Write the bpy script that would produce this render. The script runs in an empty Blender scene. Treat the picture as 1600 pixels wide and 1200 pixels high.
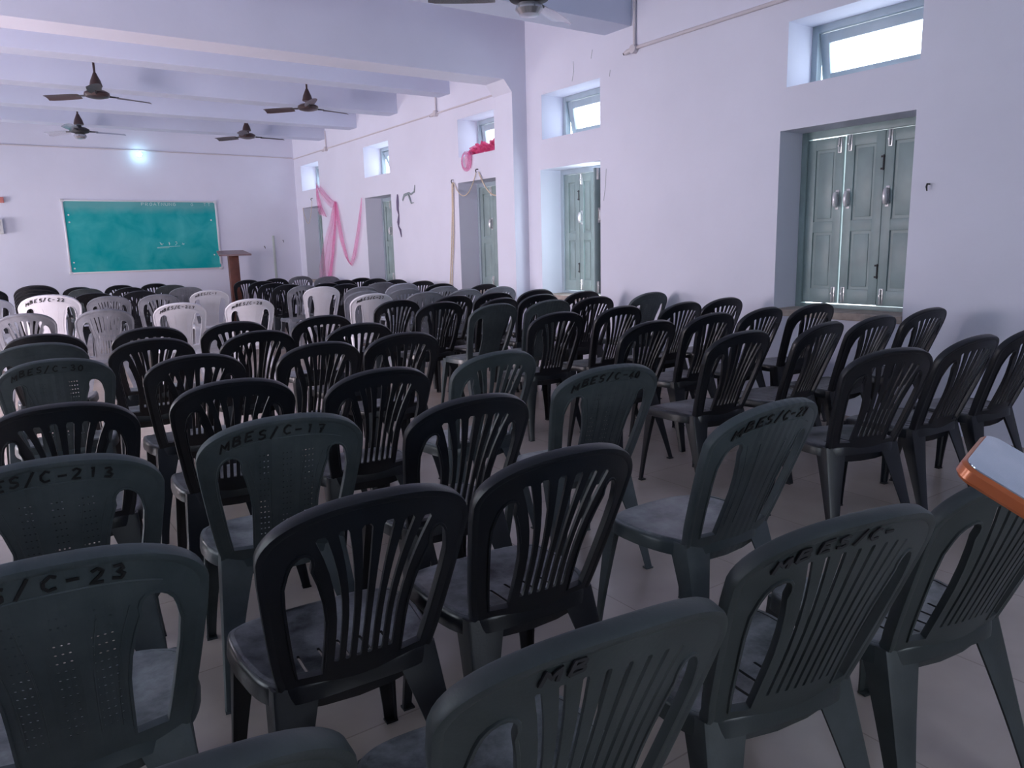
import bpy, bmesh, math, random
from mathutils import Vector, Matrix
from mathutils.geometry import delaunay_2d_cdt

random.seed(7)
PI = math.pi
sc = bpy.context.scene
COL = sc.collection

# ------------------------------------------------------------------ camera
F_PX, YAW, PITCH, ROLL = 1165.27, math.radians(34.603), math.radians(10.513), math.radians(1.496)
CAM_Z = 1.33
fw = Vector((math.sin(YAW) * math.cos(PITCH), math.cos(YAW) * math.cos(PITCH), -math.sin(PITCH)))
rt = Vector((math.cos(YAW), -math.sin(YAW), 0))
dn = fw.cross(rt)
r2 = math.cos(ROLL) * rt + math.sin(ROLL) * dn
d2 = -math.sin(ROLL) * rt + math.cos(ROLL) * dn
cam_data = bpy.data.cameras.new('camera')
cam_data.sensor_fit = 'HORIZONTAL'
cam_data.sensor_width = 36.0
cam_data.lens = F_PX / 1600.0 * 36.0
cam_data.clip_start = 0.02
cam_data.clip_end = 200
cam = bpy.data.objects.new('camera', cam_data)
COL.objects.link(cam)
mw = Matrix((r2, -d2, -fw)).transposed().to_4x4()
mw.translation = Vector((0, 0, CAM_Z))
cam.matrix_world = mw
sc.camera = cam

# ------------------------------------------------------------------ exposure and light
sc.view_settings.view_transform = 'Standard'
sc.view_settings.look = 'None'
sc.view_settings.gamma = 1.0
sc.view_settings.use_curve_mapping = False
sc.view_settings.exposure = 0.15

world = bpy.data.worlds.new('daylight')
sc.world = world
world.use_nodes = True
wn = world.node_tree.nodes; wl = world.node_tree.links
bg = wn['Background']
bg.inputs['Color'].default_value = (0.84, 0.92, 1.0, 1)
bg.inputs['Strength'].default_value = 6.0

def area(name, loc, direction, sx, sy, power, color, portal=False, spread=180):
    l = bpy.data.lights.new(name, 'AREA')
    l.shape = 'RECTANGLE'; l.size = sx; l.size_y = sy
    l.energy = power; l.color = color
    l.spread = math.radians(spread)
    if portal:
        l.cycles.is_portal = True
    o = bpy.data.objects.new(name, l)
    COL.objects.link(o)
    o.location = loc
    o.rotation_euler = Vector(direction).to_track_quat('-Z', 'Y').to_euler()
    return o

WX, LX, FY, BY, CZ = 5.2, -3.0, 14.88, -3.2, 3.85
# daylight through the open doorways and windows of the left wall (outside the frame), plus one added fill
area('daylight_left_door', (LX - .02, 6.2, 1.25), (1, .45, -.3), 1.6, 2.1, 150, (1.0, .80, .86), spread=125)
area('fill_left_mid', (LX - .02, 9.7, 1.45), (1, .1, -.6), 1.3, 1.3, 60, (1.0, .84, .88))  # added fill for the far aisle and floor, set in an assumed opening
area('sunlit_yard_beyond_far_window', (LX - 2.6, 13.2, .75), (1, .1, .1), 3.0, 1.4, 420, (1.0, .87, .90))
area('daylight_left_window_near', (LX - .02, 3.2, 1.5), (1, 0, 0), 1.3, 1.3, 3, (.60, .76, 1.0))
# daylight through the window of the back wall, behind the camera
area('daylight_back_window', (1.2, BY - .02, 1.9), (0, 1, 0), 2.4, 1.3, 7, (.55, .74, 1.0))
# sky seen through the half-open shutter of the second window
area('daylight_second_window', (5.495, 6.12, 1.46), (-.35, .94, 0), .30, 1.26, 5, (.78, .90, 1.0))

# ------------------------------------------------------------------ helpers
def tag(o, label=None, cat=None, group=None, kind=None):
    if label: o['label'] = label
    if cat: o['category'] = cat
    if group: o['group'] = group
    if kind: o['kind'] = kind
    return o

def empty(name, loc=(0, 0, 0), rz=0, label=None, cat=None, group=None):
    o = bpy.data.objects.new(name, None); COL.objects.link(o)
    o.location = loc; o.rotation_euler = (0, 0, rz); o.empty_display_size = .1
    return tag(o, label, cat, group)

def smooth_by_angle(me, ang=35):
    me.polygons.foreach_set('use_smooth', [True] * len(me.polygons))
    bm = bmesh.new(); bm.from_mesh(me)
    th = math.radians(ang)
    for e in bm.edges:
        if len(e.link_faces) == 2 and e.calc_face_angle(0) > th:
            e.smooth = False
    bm.to_mesh(me); bm.free()

def obj(name, bm, m, parent=None, smooth=35, loc=None):
    me = bpy.data.meshes.new(name)
    bm.to_mesh(me); bm.free()
    if smooth: smooth_by_angle(me, smooth)
    for mm in (m if isinstance(m, (list, tuple)) else [m]): me.materials.append(mm)
    o = bpy.data.objects.new(name, me); COL.objects.link(o)
    if parent: o.parent = parent
    if loc: o.location = loc
    return o

def box(bm, lo, hi, mi=0):
    vs = [bm.verts.new((x, y, z)) for x in (lo[0], hi[0]) for y in (lo[1], hi[1]) for z in (lo[2], hi[2])]
    for f in ((0, 1, 3, 2), (4, 6, 7, 5), (0, 4, 5, 1), (2, 3, 7, 6), (0, 2, 6, 4), (1, 5, 7, 3)):
        bm.faces.new([vs[i] for i in f]).material_index = mi
    return vs

def bevel_box(bm, lo, hi, b=.004):
    t = bmesh.new(); box(t, lo, hi)
    bmesh.ops.recalc_face_normals(t, faces=t.faces)
    bmesh.ops.bevel(t, geom=t.edges[:] , offset=b, segments=2, affect='EDGES', profile=.5)
    me = bpy.data.meshes.new('tmp'); t.to_mesh(me); t.free(); bm.from_mesh(me); bpy.data.meshes.remove(me)

def frame_of(d):
    d = d.normalized()
    up = Vector((0, 0, 1)) if abs(d.z) < .95 else Vector((1, 0, 0))
    a = d.cross(up).normalized(); return a, a.cross(d).normalized()

def tube(bm, pts, r, n=8, closed=False):
    pts = [Vector(p) for p in pts]; rings = []
    rr = r if isinstance(r, (list, tuple)) else [r] * len(pts)
    a = None
    for i, p in enumerate(pts):
        d = (pts[min(i + 1, len(pts) - 1)] - pts[max(i - 1, 0)])
        if closed: d = pts[(i + 1) % len(pts)] - pts[i - 1]
        if d.length < 1e-9: d = Vector((0, 0, 1))
        if a is None: a, b = frame_of(d)
        else:
            dn_ = d.normalized(); a = (a - dn_ * a.dot(dn_)).normalized(); b = a.cross(dn_)
        rings.append([bm.verts.new(p + rr[i] * (math.cos(2 * PI * k / n) * a + math.sin(2 * PI * k / n) * b)) for k in range(n)])
    m = len(rings)
    for i in range(m if closed else m - 1):
        A, B = rings[i], rings[(i + 1) % m]
        for k in range(n): bm.faces.new((A[k], A[(k + 1) % n], B[(k + 1) % n], B[k]))
    if not closed:
        bm.faces.new(rings[0][::-1]); bm.faces.new(rings[-1])

def lathe(bm, prof, c=(0, 0, 0), n=24):
    rings = []
    for r, z in prof:
        rings.append([bm.verts.new((c[0] + r * math.cos(2 * PI * k / n), c[1] + r * math.sin(2 * PI * k / n), c[2] + z)) for k in range(n)])
    for A, B in zip(rings, rings[1:]):
        for k in range(n): bm.faces.new((A[k], A[(k + 1) % n], B[(k + 1) % n], B[k]))
    if prof[0][0] > 1e-4: bm.faces.new(rings[0][::-1])
    if prof[-1][0] > 1e-4: bm.faces.new(rings[-1])

def sweep(bm, path, sect, closed=False):
    """path: list of (origin, n_axis, d_axis); sect: closed list of (n, d)."""
    rings = [[bm.verts.new(o + n * s[0] + d * s[1]) for s in sect] for o, n, d in path]
    m = len(rings); k = len(sect)
    for i in range(m if closed else m - 1):
        A, B = rings[i], rings[(i + 1) % m]
        for j in range(k): bm.faces.new((A[j], A[(j + 1) % k], B[(j + 1) % k], B[j]))
    if not closed:
        bm.faces.new(rings[0][::-1]); bm.faces.new(rings[-1])

# ------------------------------------------------------------------ materials
def mat(name, col, rough=.5, metal=0, var=0, vscale=6, bump=0, bscale=40, spec=.5, emis=None, estr=0, col2=None, coat=0, detail=4):
    m = bpy.data.materials.new(name); m.use_nodes = True
    nt = m.node_tree; p = nt.nodes['Principled BSDF']
    p.inputs['Base Color'].default_value = (*col, 1)
    p.inputs['Roughness'].default_value = rough
    p.inputs['Metallic'].default_value = metal
    p.inputs['Specular IOR Level'].default_value = spec
    p.inputs['Coat Weight'].default_value = coat
    tc = nt.nodes.new('ShaderNodeTexCoord')
    if var or col2:
        n = nt.nodes.new('ShaderNodeTexNoise'); n.inputs['Scale'].default_value = vscale; n.inputs['Detail'].default_value = detail
        nt.links.new(tc.outputs['Object'], n.inputs['Vector'])
        r = nt.nodes.new('ShaderNodeValToRGB')
        c2 = col2 if col2 else tuple(min(1, c * (1 + var)) for c in col)
        c1 = col if col2 else tuple(c * (1 - var) for c in col)
        r.color_ramp.elements[0].position = .32; r.color_ramp.elements[0].color = (*c1, 1)
        r.color_ramp.elements[1].position = .68; r.color_ramp.elements[1].color = (*c2, 1)
        nt.links.new(n.outputs['Fac'], r.inputs['Fac'])
        nt.links.new(r.outputs['Color'], p.inputs['Base Color'])
    if bump:
        n2 = nt.nodes.new('ShaderNodeTexNoise'); n2.inputs['Scale'].default_value = bscale; n2.inputs['Detail'].default_value = 3
        nt.links.new(tc.outputs['Object'], n2.inputs['Vector'])
        b = nt.nodes.new('ShaderNodeBump'); b.inputs['Strength'].default_value = bump; b.inputs['Distance'].default_value = .01
        nt.links.new(n2.outputs['Fac'], b.inputs['Height']); nt.links.new(b.outputs['Normal'], p.inputs['Normal'])
    if emis:
        p.inputs['Emission Color'].default_value = (*emis, 1); p.inputs['Emission Strength'].default_value = estr
    return m

M = {}
M['wall'] = mat('painted_plaster', (.69, .70, .81), .75, var=.03, vscale=1.3, bump=.08, bscale=25)
M['ceiling'] = mat('ceiling_paint', (.63, .68, .83), .8, var=.03, vscale=1.0, bump=.05, bscale=20)
M['plaster_rough'] = mat('bare_sill_plaster', (.42, .36, .32), .85, var=.18, vscale=14, bump=.3, bscale=60)
M['shutter'] = mat('grey_green_paint', (.27, .36, .36), .42, var=.10, vscale=5, bump=.04, bscale=30)
M['frame'] = mat('blue_grey_paint', (.34, .42, .48), .45, var=.06, vscale=6)
M['steel'] = mat('galvanised_steel', (.62, .63, .64), .35, metal=.8, var=.1, vscale=30)
M['dark_metal'] = mat('dark_iron', (.04, .04, .045), .5, metal=.4)
M['handle'] = mat('cast_aluminium', (.70, .70, .72), .35, metal=.5)
M['fan'] = mat('brown_enamel', (.045, .026, .026), .35, var=.1, vscale=20)
M['fan_blade'] = mat('fan_blade_brown', (.07, .05, .055), .4, var=.1, vscale=9)
M['fan_silver'] = mat('fan_silver', (.60, .60, .64), .22, metal=.75)
M['pvc'] = mat('pvc_conduit', (.60, .56, .60), .5)
M['wood'] = mat('reddish_wood', (.13, .045, .032), .45, var=.25, vscale=7)
M['wood_top'] = mat('pinkish_brown_board', (.26, .18, .19), .45, var=.12, vscale=8)
M['white_plastic'] = mat('white_plastic', (.75, .74, .74), .4)
M['black'] = mat('black_marker', (.004, .004, .005), .6)
M['black_thin'] = mat('worn_marker', (.02, .02, .024), .7)
M['chalk'] = mat('chalk', (.55, .72, .70), .9)
M['alu'] = mat('aluminium_trim', (.72, .73, .76), .4, metal=.4)
M['rope'] = mat('cream_rope', (.62, .52, .40), .8, var=.1, vscale=50)
M['orange'] = mat('orange_phone_edge', (.62, .16, .05), .28, metal=.3, coat=.3)
M['phone_glass'] = mat('phone_glass', (.42, .52, .62), .06, metal=.7, coat=1.0, col2=(.75, .82, .9), vscale=25)  # sky-blue and pale patches paint a window reflection into the screen colour
M['ribbon_dark'] = mat('faded_purple_ribbon', (.14, .11, .20), .7)
M['ribbon_green'] = mat('faded_green_ribbon', (.25, .30, .32), .7)
M['bulb'] = mat('lit_bulb', (1, 1, 1), .3, emis=(.45, .85, 1.0), estr=38)
M['red_item'] = mat('red_plastic', (.55, .18, .16), .5)

# floor: stone slabs with fine joints
def floor_mat():
    m = bpy.data.materials.new('stone_slab_floor'); m.use_nodes = True
    nt = m.node_tree; p = nt.nodes['Principled BSDF']
    tc = nt.nodes.new('ShaderNodeTexCoord')
    br = nt.nodes.new('ShaderNodeTexBrick'); br.offset = 0.0; br.squash = 1
    br.inputs['Scale'].default_value = 1.0
    br.inputs['Brick Width'].default_value = .6; br.inputs['Row Height'].default_value = .6
    br.inputs['Mortar Size'].default_value = .0025; br.inputs['Mortar Smooth'].default_value = .1
    br.inputs['Color1'].default_value = (.46, .40, .36, 1); br.inputs['Color2'].default_value = (.50, .43, .385, 1)
    br.inputs['Mortar'].default_value = (.34, .29, .26, 1)
    nt.links.new(tc.outputs['Object'], br.inputs['Vector'])
    n = nt.nodes.new('ShaderNodeTexNoise'); n.inputs['Scale'].default_value = 2.2; n.inputs['Detail'].default_value = 6
    nt.links.new(tc.outputs['Object'], n.inputs['Vector'])
    mx = nt.nodes.new('ShaderNodeMix'); mx.data_type = 'RGBA'; mx.blend_type = 'MULTIPLY'
    mx.inputs['Factor'].default_value = .5
    r = nt.nodes.new('ShaderNodeValToRGB'); r.color_ramp.elements[0].color = (.65, .62, .60, 1); r.color_ramp.elements[1].color = (1.15, 1.12, 1.12, 1)
    r.color_ramp.elements[0].position = .3; r.color_ramp.elements[1].position = .7
    nt.links.new(n.outputs['Fac'], r.inputs['Fac'])
    nt.links.new(br.outputs['Color'], mx.inputs['A']); nt.links.new(r.outputs['Color'], mx.inputs['B'])
    nt.links.new(mx.outputs['Result'], p.inputs['Base Color'])
    p.inputs['Roughness'].default_value = .24; p.inputs['IOR'].default_value = 1.6
    return m
M['floor'] = floor_mat()

def glass_mat():
    m = bpy.data.materials.new('window_glass'); m.use_nodes = True
    nt = m.node_tree; nt.nodes.clear()
    o = nt.nodes.new('ShaderNodeOutputMaterial'); t = nt.nodes.new('ShaderNodeBsdfTransparent'); g = nt.nodes.new('ShaderNodeBsdfGlossy')
    t.inputs['Color'].default_value = (.95, .97, 1, 1); g.inputs['Roughness'].default_value = .05
    x = nt.nodes.new('ShaderNodeMixShader'); x.inputs['Fac'].default_value = .08
    nt.links.new(t.outputs[0], x.inputs[1]); nt.links.new(g.outputs[0], x.inputs[2]); nt.links.new(x.outputs[0], o.inputs['Surface'])
    return m
M['glass'] = glass_mat()

def net_mat(name, col, alpha):
    m = bpy.data.materials.new(name); m.use_nodes = True
    nt = m.node_tree; nt.nodes.clear()
    o = nt.nodes.new('ShaderNodeOutputMaterial'); t = nt.nodes.new('ShaderNodeBsdfTransparent')
    d = nt.nodes.new('ShaderNodeBsdfDiffuse'); d.inputs['Color'].default_value = (*col, 1)
    tr = nt.nodes.new('ShaderNodeBsdfTranslucent'); tr.inputs['Color'].default_value = (*col, 1)
    a = nt.nodes.new('ShaderNodeMixShader'); a.inputs['Fac'].default_value = .4
    nt.links.new(d.outputs[0], a.inputs[1]); nt.links.new(tr.outputs[0], a.inputs[2])
    x = nt.nodes.new('ShaderNodeMixShader'); x.inputs['Fac'].default_value = alpha
    nt.links.new(t.outputs[0], x.inputs[1]); nt.links.new(a.outputs[0], x.inputs[2]); nt.links.new(x.outputs[0], o.inputs['Surface'])
    return m
M['net'] = net_mat('pink_net', (.88, .25, .52), .30)
M['net_dense'] = net_mat('pink_net_bunched', (.86, .16, .36), .6)
M['casing'] = mat('greenish_plastic', (.50, .56, .53), .5)

def board_mat():
    m = bpy.data.materials.new('green_chalkboard'); m.use_nodes = True
    nt = m.node_tree; p = nt.nodes['Principled BSDF']
    tc = nt.nodes.new('ShaderNodeTexCoord')
    n = nt.nodes.new('ShaderNodeTexNoise'); n.inputs['Scale'].default_value = 2.6; n.inputs['Detail'].default_value = 7; n.inputs['Distortion'].default_value = .6
    nt.links.new(tc.outputs['Object'], n.inputs['Vector'])
    r = nt.nodes.new('ShaderNodeValToRGB')
    r.color_ramp.elements[0].position = .35; r.color_ramp.elements[0].color = (.0, .33, .34, 1)
    r.color_ramp.elements[1].position = .85; r.color_ramp.elements[1].color = (.08, .48, .47, 1)
    nt.links.new(n.outputs['Fac'], r.inputs['Fac'])
    # a wiped band of chalk along the top edge
    sx = nt.nodes.new('ShaderNodeSeparateXYZ'); nt.links.new(tc.outputs['Object'], sx.inputs[0])
    mr = nt.nodes.new('ShaderNodeMapRange'); mr.inputs['From Min'].default_value = .38; mr.inputs['From Max'].default_value = .52
    mr.inputs['To Min'].default_value = 0; mr.inputs['To Max'].default_value = .5
    n3 = nt.nodes.new('ShaderNodeTexNoise'); n3.inputs['Scale'].default_value = 5
    nt.links.new(tc.outputs['Object'], n3.inputs['Vector'])
    ad = nt.nodes.new('ShaderNodeMath'); ad.operation = 'MULTIPLY_ADD'; ad.inputs[1].default_value = .16; 
    nt.links.new(n3.outputs['Fac'], ad.inputs[0]); nt.links.new(sx.outputs['Z'], ad.inputs[2])
    sb = nt.nodes.new('ShaderNodeMath'); sb.operation = 'SUBTRACT'; sb.inputs[1].default_value = .08; nt.links.new(ad.outputs[0], sb.inputs[0])
    nt.links.new(sb.outputs[0], mr.inputs['Value'])
    mx = nt.nodes.new('ShaderNodeMix'); mx.data_type = 'RGBA'
    nt.links.new(mr.outputs[0], mx.inputs['Factor']); nt.links.new(r.outputs['Color'], mx.inputs['A'])
    mx.inputs['B'].default_value = (.22, .42, .42, 1)
    nt.links.new(mx.outputs['Result'], p.inputs['Base Color'])
    p.inputs['Roughness'].default_value = .75; p.inputs['Specular IOR Level'].default_value = .2
    return m
M['board'] = board_mat()

# moulded plastic of the chairs: base colour plus patchy dust (a stain pattern of its own)
def plastic(name, col, dust, amt, rough, dots=False, settled=False):
    m = bpy.data.materials.new(name); m.use_nodes = True
    nt = m.node_tree; p = nt.nodes['Principled BSDF']; out = nt.nodes['Material Output']
    tc = nt.nodes.new('ShaderNodeTexCoord'); oi = nt.nodes.new('ShaderNodeObjectInfo')
    ad = nt.nodes.new('ShaderNodeVectorMath'); ad.operation = 'ADD'
    nt.links.new(tc.outputs['Object'], ad.inputs[0]); nt.links.new(oi.outputs['Location'], ad.inputs[1])
    n = nt.nodes.new('ShaderNodeTexNoise'); n.inputs['Scale'].default_value = 7; n.inputs['Detail'].default_value = 6; n.inputs['Roughness'].default_value = .65
    nt.links.new(ad.outputs[0], n.inputs['Vector'])
    mp = nt.nodes.new('ShaderNodeMapRange'); mp.inputs['From Min'].default_value = .35; mp.inputs['From Max'].default_value = .75
    mp.inputs['To Min'].default_value = 0; mp.inputs['To Max'].default_value = amt
    nt.links.new(n.outputs['Fac'], mp.inputs['Value'])
    mx = nt.nodes.new('ShaderNodeMix'); mx.data_type = 'RGBA'
    mx.inputs['A'].default_value = (*col, 1); mx.inputs['B'].default_value = (*dust, 1)
    if settled:      # settled dust plus painted sky gloss, on the seat top only, not its skirt
        gz = nt.nodes.new('ShaderNodeSeparateXYZ'); nt.links.new(tc.outputs['Normal'], gz.inputs[0])
        g1 = nt.nodes.new('ShaderNodeMapRange'); g1.inputs['From Min'].default_value = .5; g1.inputs['From Max'].default_value = .9
        nt.links.new(gz.outputs['Z'], g1.inputs['Value'])
        g2 = nt.nodes.new('ShaderNodeMath'); g2.operation = 'MULTIPLY'
        nt.links.new(mp.outputs[0], g2.inputs[0]); nt.links.new(g1.outputs[0], g2.inputs[1]); nt.links.new(g2.outputs[0], mx.inputs['Factor'])
    else:
        nt.links.new(mp.outputs[0], mx.inputs['Factor'])
    nt.links.new(mx.outputs['Result'], p.inputs['Base Color'])
    r = nt.nodes.new('ShaderNodeMapRange'); r.inputs['To Min'].default_value = rough; r.inputs['To Max'].default_value = min(.85, rough + .25)
    nt.links.new(n.outputs['Fac'], r.inputs['Value']); nt.links.new(r.outputs[0], p.inputs['Roughness'])
    p.inputs['Specular IOR Level'].default_value = .5
    n2 = nt.nodes.new('ShaderNodeTexNoise'); n2.inputs['Scale'].default_value = 180
    nt.links.new(tc.outputs['Object'], n2.inputs['Vector'])
    b = nt.nodes.new('ShaderNodeBump'); b.inputs['Strength'].default_value = .12; b.inputs['Distance'].default_value = .002
    nt.links.new(n2.outputs['Fac'], b.inputs['Height'])
    nt.links.new(b.outputs['Normal'], p.inputs['Normal'])
    if dots:
        # pin holes through the moulded panel, in three columns of dots, plus shallow vertical ribs
        sx = nt.nodes.new('ShaderNodeSeparateXYZ'); nt.links.new(tc.outputs['Object'], sx.inputs[0])
        def math_(op, a, b_=None, c=None):
            q = nt.nodes.new('ShaderNodeMath'); q.operation = op
            for i, v in enumerate((a, b_, c)):
                if v is None: continue
                if isinstance(v, (int, float)): q.inputs[i].default_value = v
                else: nt.links.new(v, q.inputs[i])
            return q.outputs[0]
        X, Z = sx.outputs['X'], sx.outputs['Z']
        SX, SZ = .0105, .019
        fx = math_('SUBTRACT', math_('FRACT', math_('DIVIDE', math_('ADD', X, 1.0), SX)), .5)
        fz = math_('SUBTRACT', math_('FRACT', math_('DIVIDE', Z, SZ)), .5)
        dx = math_('MULTIPLY', fx, SX); dz = math_('MULTIPLY', fz, SZ)
        d = math_('SQRT', math_('ADD', math_('MULTIPLY', dx, dx), math_('MULTIPLY', dz, dz)))
        hole = math_('LESS_THAN', d, .0024)
        grp = math_('LESS_THAN', math_('ABSOLUTE', math_('SUBTRACT', math_('FRACT', math_('ADD', math_('DIVIDE', X, .062), .5)), .5)), .27)
        ins = math_('LESS_THAN', math_('ABSOLUTE', X), .095)
        hz = math_('MULTIPLY', math_('GREATER_THAN', Z, .50), math_('LESS_THAN', Z, .775))
        msk = math_('MULTIPLY', math_('MULTIPLY', hole, grp), math_('MULTIPLY', ins, hz))
        tr = nt.nodes.new('ShaderNodeBsdfTransparent'); ms = nt.nodes.new('ShaderNodeMixShader')
        nt.links.new(msk, ms.inputs['Fac']); nt.links.new(p.outputs[0], ms.inputs[1]); nt.links.new(tr.outputs[0], ms.inputs[2])
        nt.links.new(ms.outputs[0], out.inputs['Surface'])
        rib = math_('MULTIPLY', math_('ABSOLUTE', math_('SUBTRACT', math_('FRACT', math_('DIVIDE', math_('ADD', X, 1.0), .031)), .5)), ins)
        b2 = nt.nodes.new('ShaderNodeBump'); b2.inputs['Strength'].default_value = .5; b2.inputs['Distance'].default_value = .004
        nt.links.new(rib, b2.inputs['Height']); nt.links.new(b.outputs['Normal'], b2.inputs['Normal']); nt.links.new(b2.outputs['Normal'], p.inputs['Normal'])
    return m
FIN = {'k': ('black', (.0025, .004, .0075), (.016, .021, .032), .25, .27),
       'd': ('charcoal', (.036, .050, .056), (.10, .118, .125), .6, .40),
       'e': ('dark_charcoal', (.022, .030, .031), (.075, .088, .09), .5, .34),
       'g': ('grey', (.11, .12, .145), (.26, .275, .31), .6, .42),
       'l': ('pale_grey', (.30, .33, .40), (.45, .47, .52), .5, .42),
       'w': ('off_white', (.60, .61, .67), (.50, .50, .54), .5, .40)}
for k, (nm, c, du, am, ro) in FIN.items():
    M['p' + k] = plastic(nm + '_plastic', c, du, am, ro)
    M['q' + k] = plastic(nm + '_perforated_plastic', c, du, am, ro, dots=(k not in 'wl'))
    M['s' + k] = plastic(nm + '_seat_plastic', c, tuple(x * 1.5 + (.25 if k in 'kde' else .10) for x in du), .95, .20, settled=True)

# ------------------------------------------------------------------ the room
def panel_wall(bm, axis, a0, a1, u0, u1, z0, z1, holes):
    """solid wall between a0..a1 on its thickness axis, u along the wall; holes = (u0,u1,z0,z1)."""
    us = sorted({u0, u1, *[h[0] for h in holes], *[h[1] for h in holes]})
    for ua, ub in zip(us, us[1:]):
        hs = sorted([h for h in holes if h[0] <= ua + 1e-6 and h[1] >= ub - 1e-6], key=lambda h: h[2])
        z = z0; segs = []
        for h in hs:
            if h[2] > z: segs.append((z, h[2]))
            z = h[3]
        if z < z1: segs.append((z, z1))
        for za, zb in segs:
            if axis == 'x': box(bm, (a0, ua, za), (a1, ub, zb))
            else: box(bm, (ua, a0, za), (ub, a1, zb))

def clean(bm):
    bmesh.ops.remove_doubles(bm, verts=bm.verts, dist=1e-5)
    seen = {}
    for f in bm.faces:
        seen.setdefault(tuple(sorted(v.index for v in f.verts)), []).append(f)
    dead = [f for fs in seen.values() if len(fs) > 1 for f in fs]
    if dead: bmesh.ops.delete(bm, geom=dead, context='FACES')

def struct(name, bm, m, parent=None, smooth=0):
    bm.verts.index_update()
    o = obj(name, bm, m, parent, smooth)
    if not parent: o['kind'] = 'structure'
    return o

WIN_Z = (.77, 2.15); VEN_Z = (2.467, 2.937)
WINS = [(2.72, 3.77), (5.87, 6.87), (7.62, 8.66), (10.66, 11.62), (13.58, 14.56)]
XT = WX + .362
bm = bmesh.new(); box(bm, (LX, BY, -.1), (WX, FY, 0)); struct('floor', bm, M['floor'])
bm = bmesh.new(); box(bm, (LX - .3, BY - .3, CZ), (XT, FY + .3, CZ + .15)); struct('ceiling', bm, M['ceiling'])
bm = bmesh.new()
holes = [(a, b, *WIN_Z) for a, b in WINS] + [(a, b - .04, *VEN_Z) for a, b in WINS]
panel_wall(bm, 'x', WX, XT, BY - .3, FY + .3, -.1, CZ, holes)
struct('wall_right', bm, M['wall'])
bm = bmesh.new(); box(bm, (LX - .3, FY, -.1), (WX, FY + .3, CZ)); struct('wall_front', bm, M['wall'])
bm = bmesh.new()
panel_wall(bm, 'x', LX - .3, LX, BY - .3, FY, -.1, CZ, [(5.4, 7.0, 0.02, 2.3), (12.4, 14.0, .75, 2.0), (9.05, 10.35, .8, 2.1), (2.55, 3.85, .85, 2.15)])
struct('wall_left', bm, M['wall'])
bm = bmesh.new()
panel_wall(bm, 'y', BY - .3, BY, LX, WX, -.1, CZ, [(0, 2.4, 1.25, 2.55)])
struct('wall_back', bm, M['wall'])

# beams under the slab, running across the room
n = 0
for y0, w, zb in ((5.43, .37, 3.31), (8.78, .28, 3.28), (10.30, .28, 3.27), (11.78, .28, 3.27), (13.16, .28, 3.27), (3.6, .28, 3.31)):
    if y0 == 3.6: continue
    n += 1
    bm = bmesh.new(); box(bm, (LX, y0, zb), (WX, y0 + w, CZ)); struct('trim_%d' % n, bm, M['ceiling'])
# the main beam with its haunch and the wall pillar below it
bm = bmesh.new()
prof = [(LX, CZ), (LX, 3.135), (4.90, 3.125), (5.005, 3.00), (5.005, 0), (WX, 0), (WX, CZ)]
A = [bm.verts.new((x, 7.11, z)) for x, z in prof]; B = [bm.verts.new((x, 7.48, z)) for x, z in prof]
bm.faces.new(A); bm.faces.new(B[::-1])
for i in range(len(prof)): bm.faces.new((A[i], A[i - 1], B[i - 1], B[i]))
bmesh.ops.recalc_face_normals(bm, faces=bm.faces)
struct('trim_6', bm, M['wall'])
# bare plaster sills
for i, (a, b) in enumerate(WINS):
    bm = bmesh.new()
    bevel_box(bm, (WX - .015, a, WIN_Z[0] - .05), (5.50, b, WIN_Z[0] + .004), .006)
    struct('trim_%d' % (7 + i), bm, M['plaster_rough'])

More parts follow.
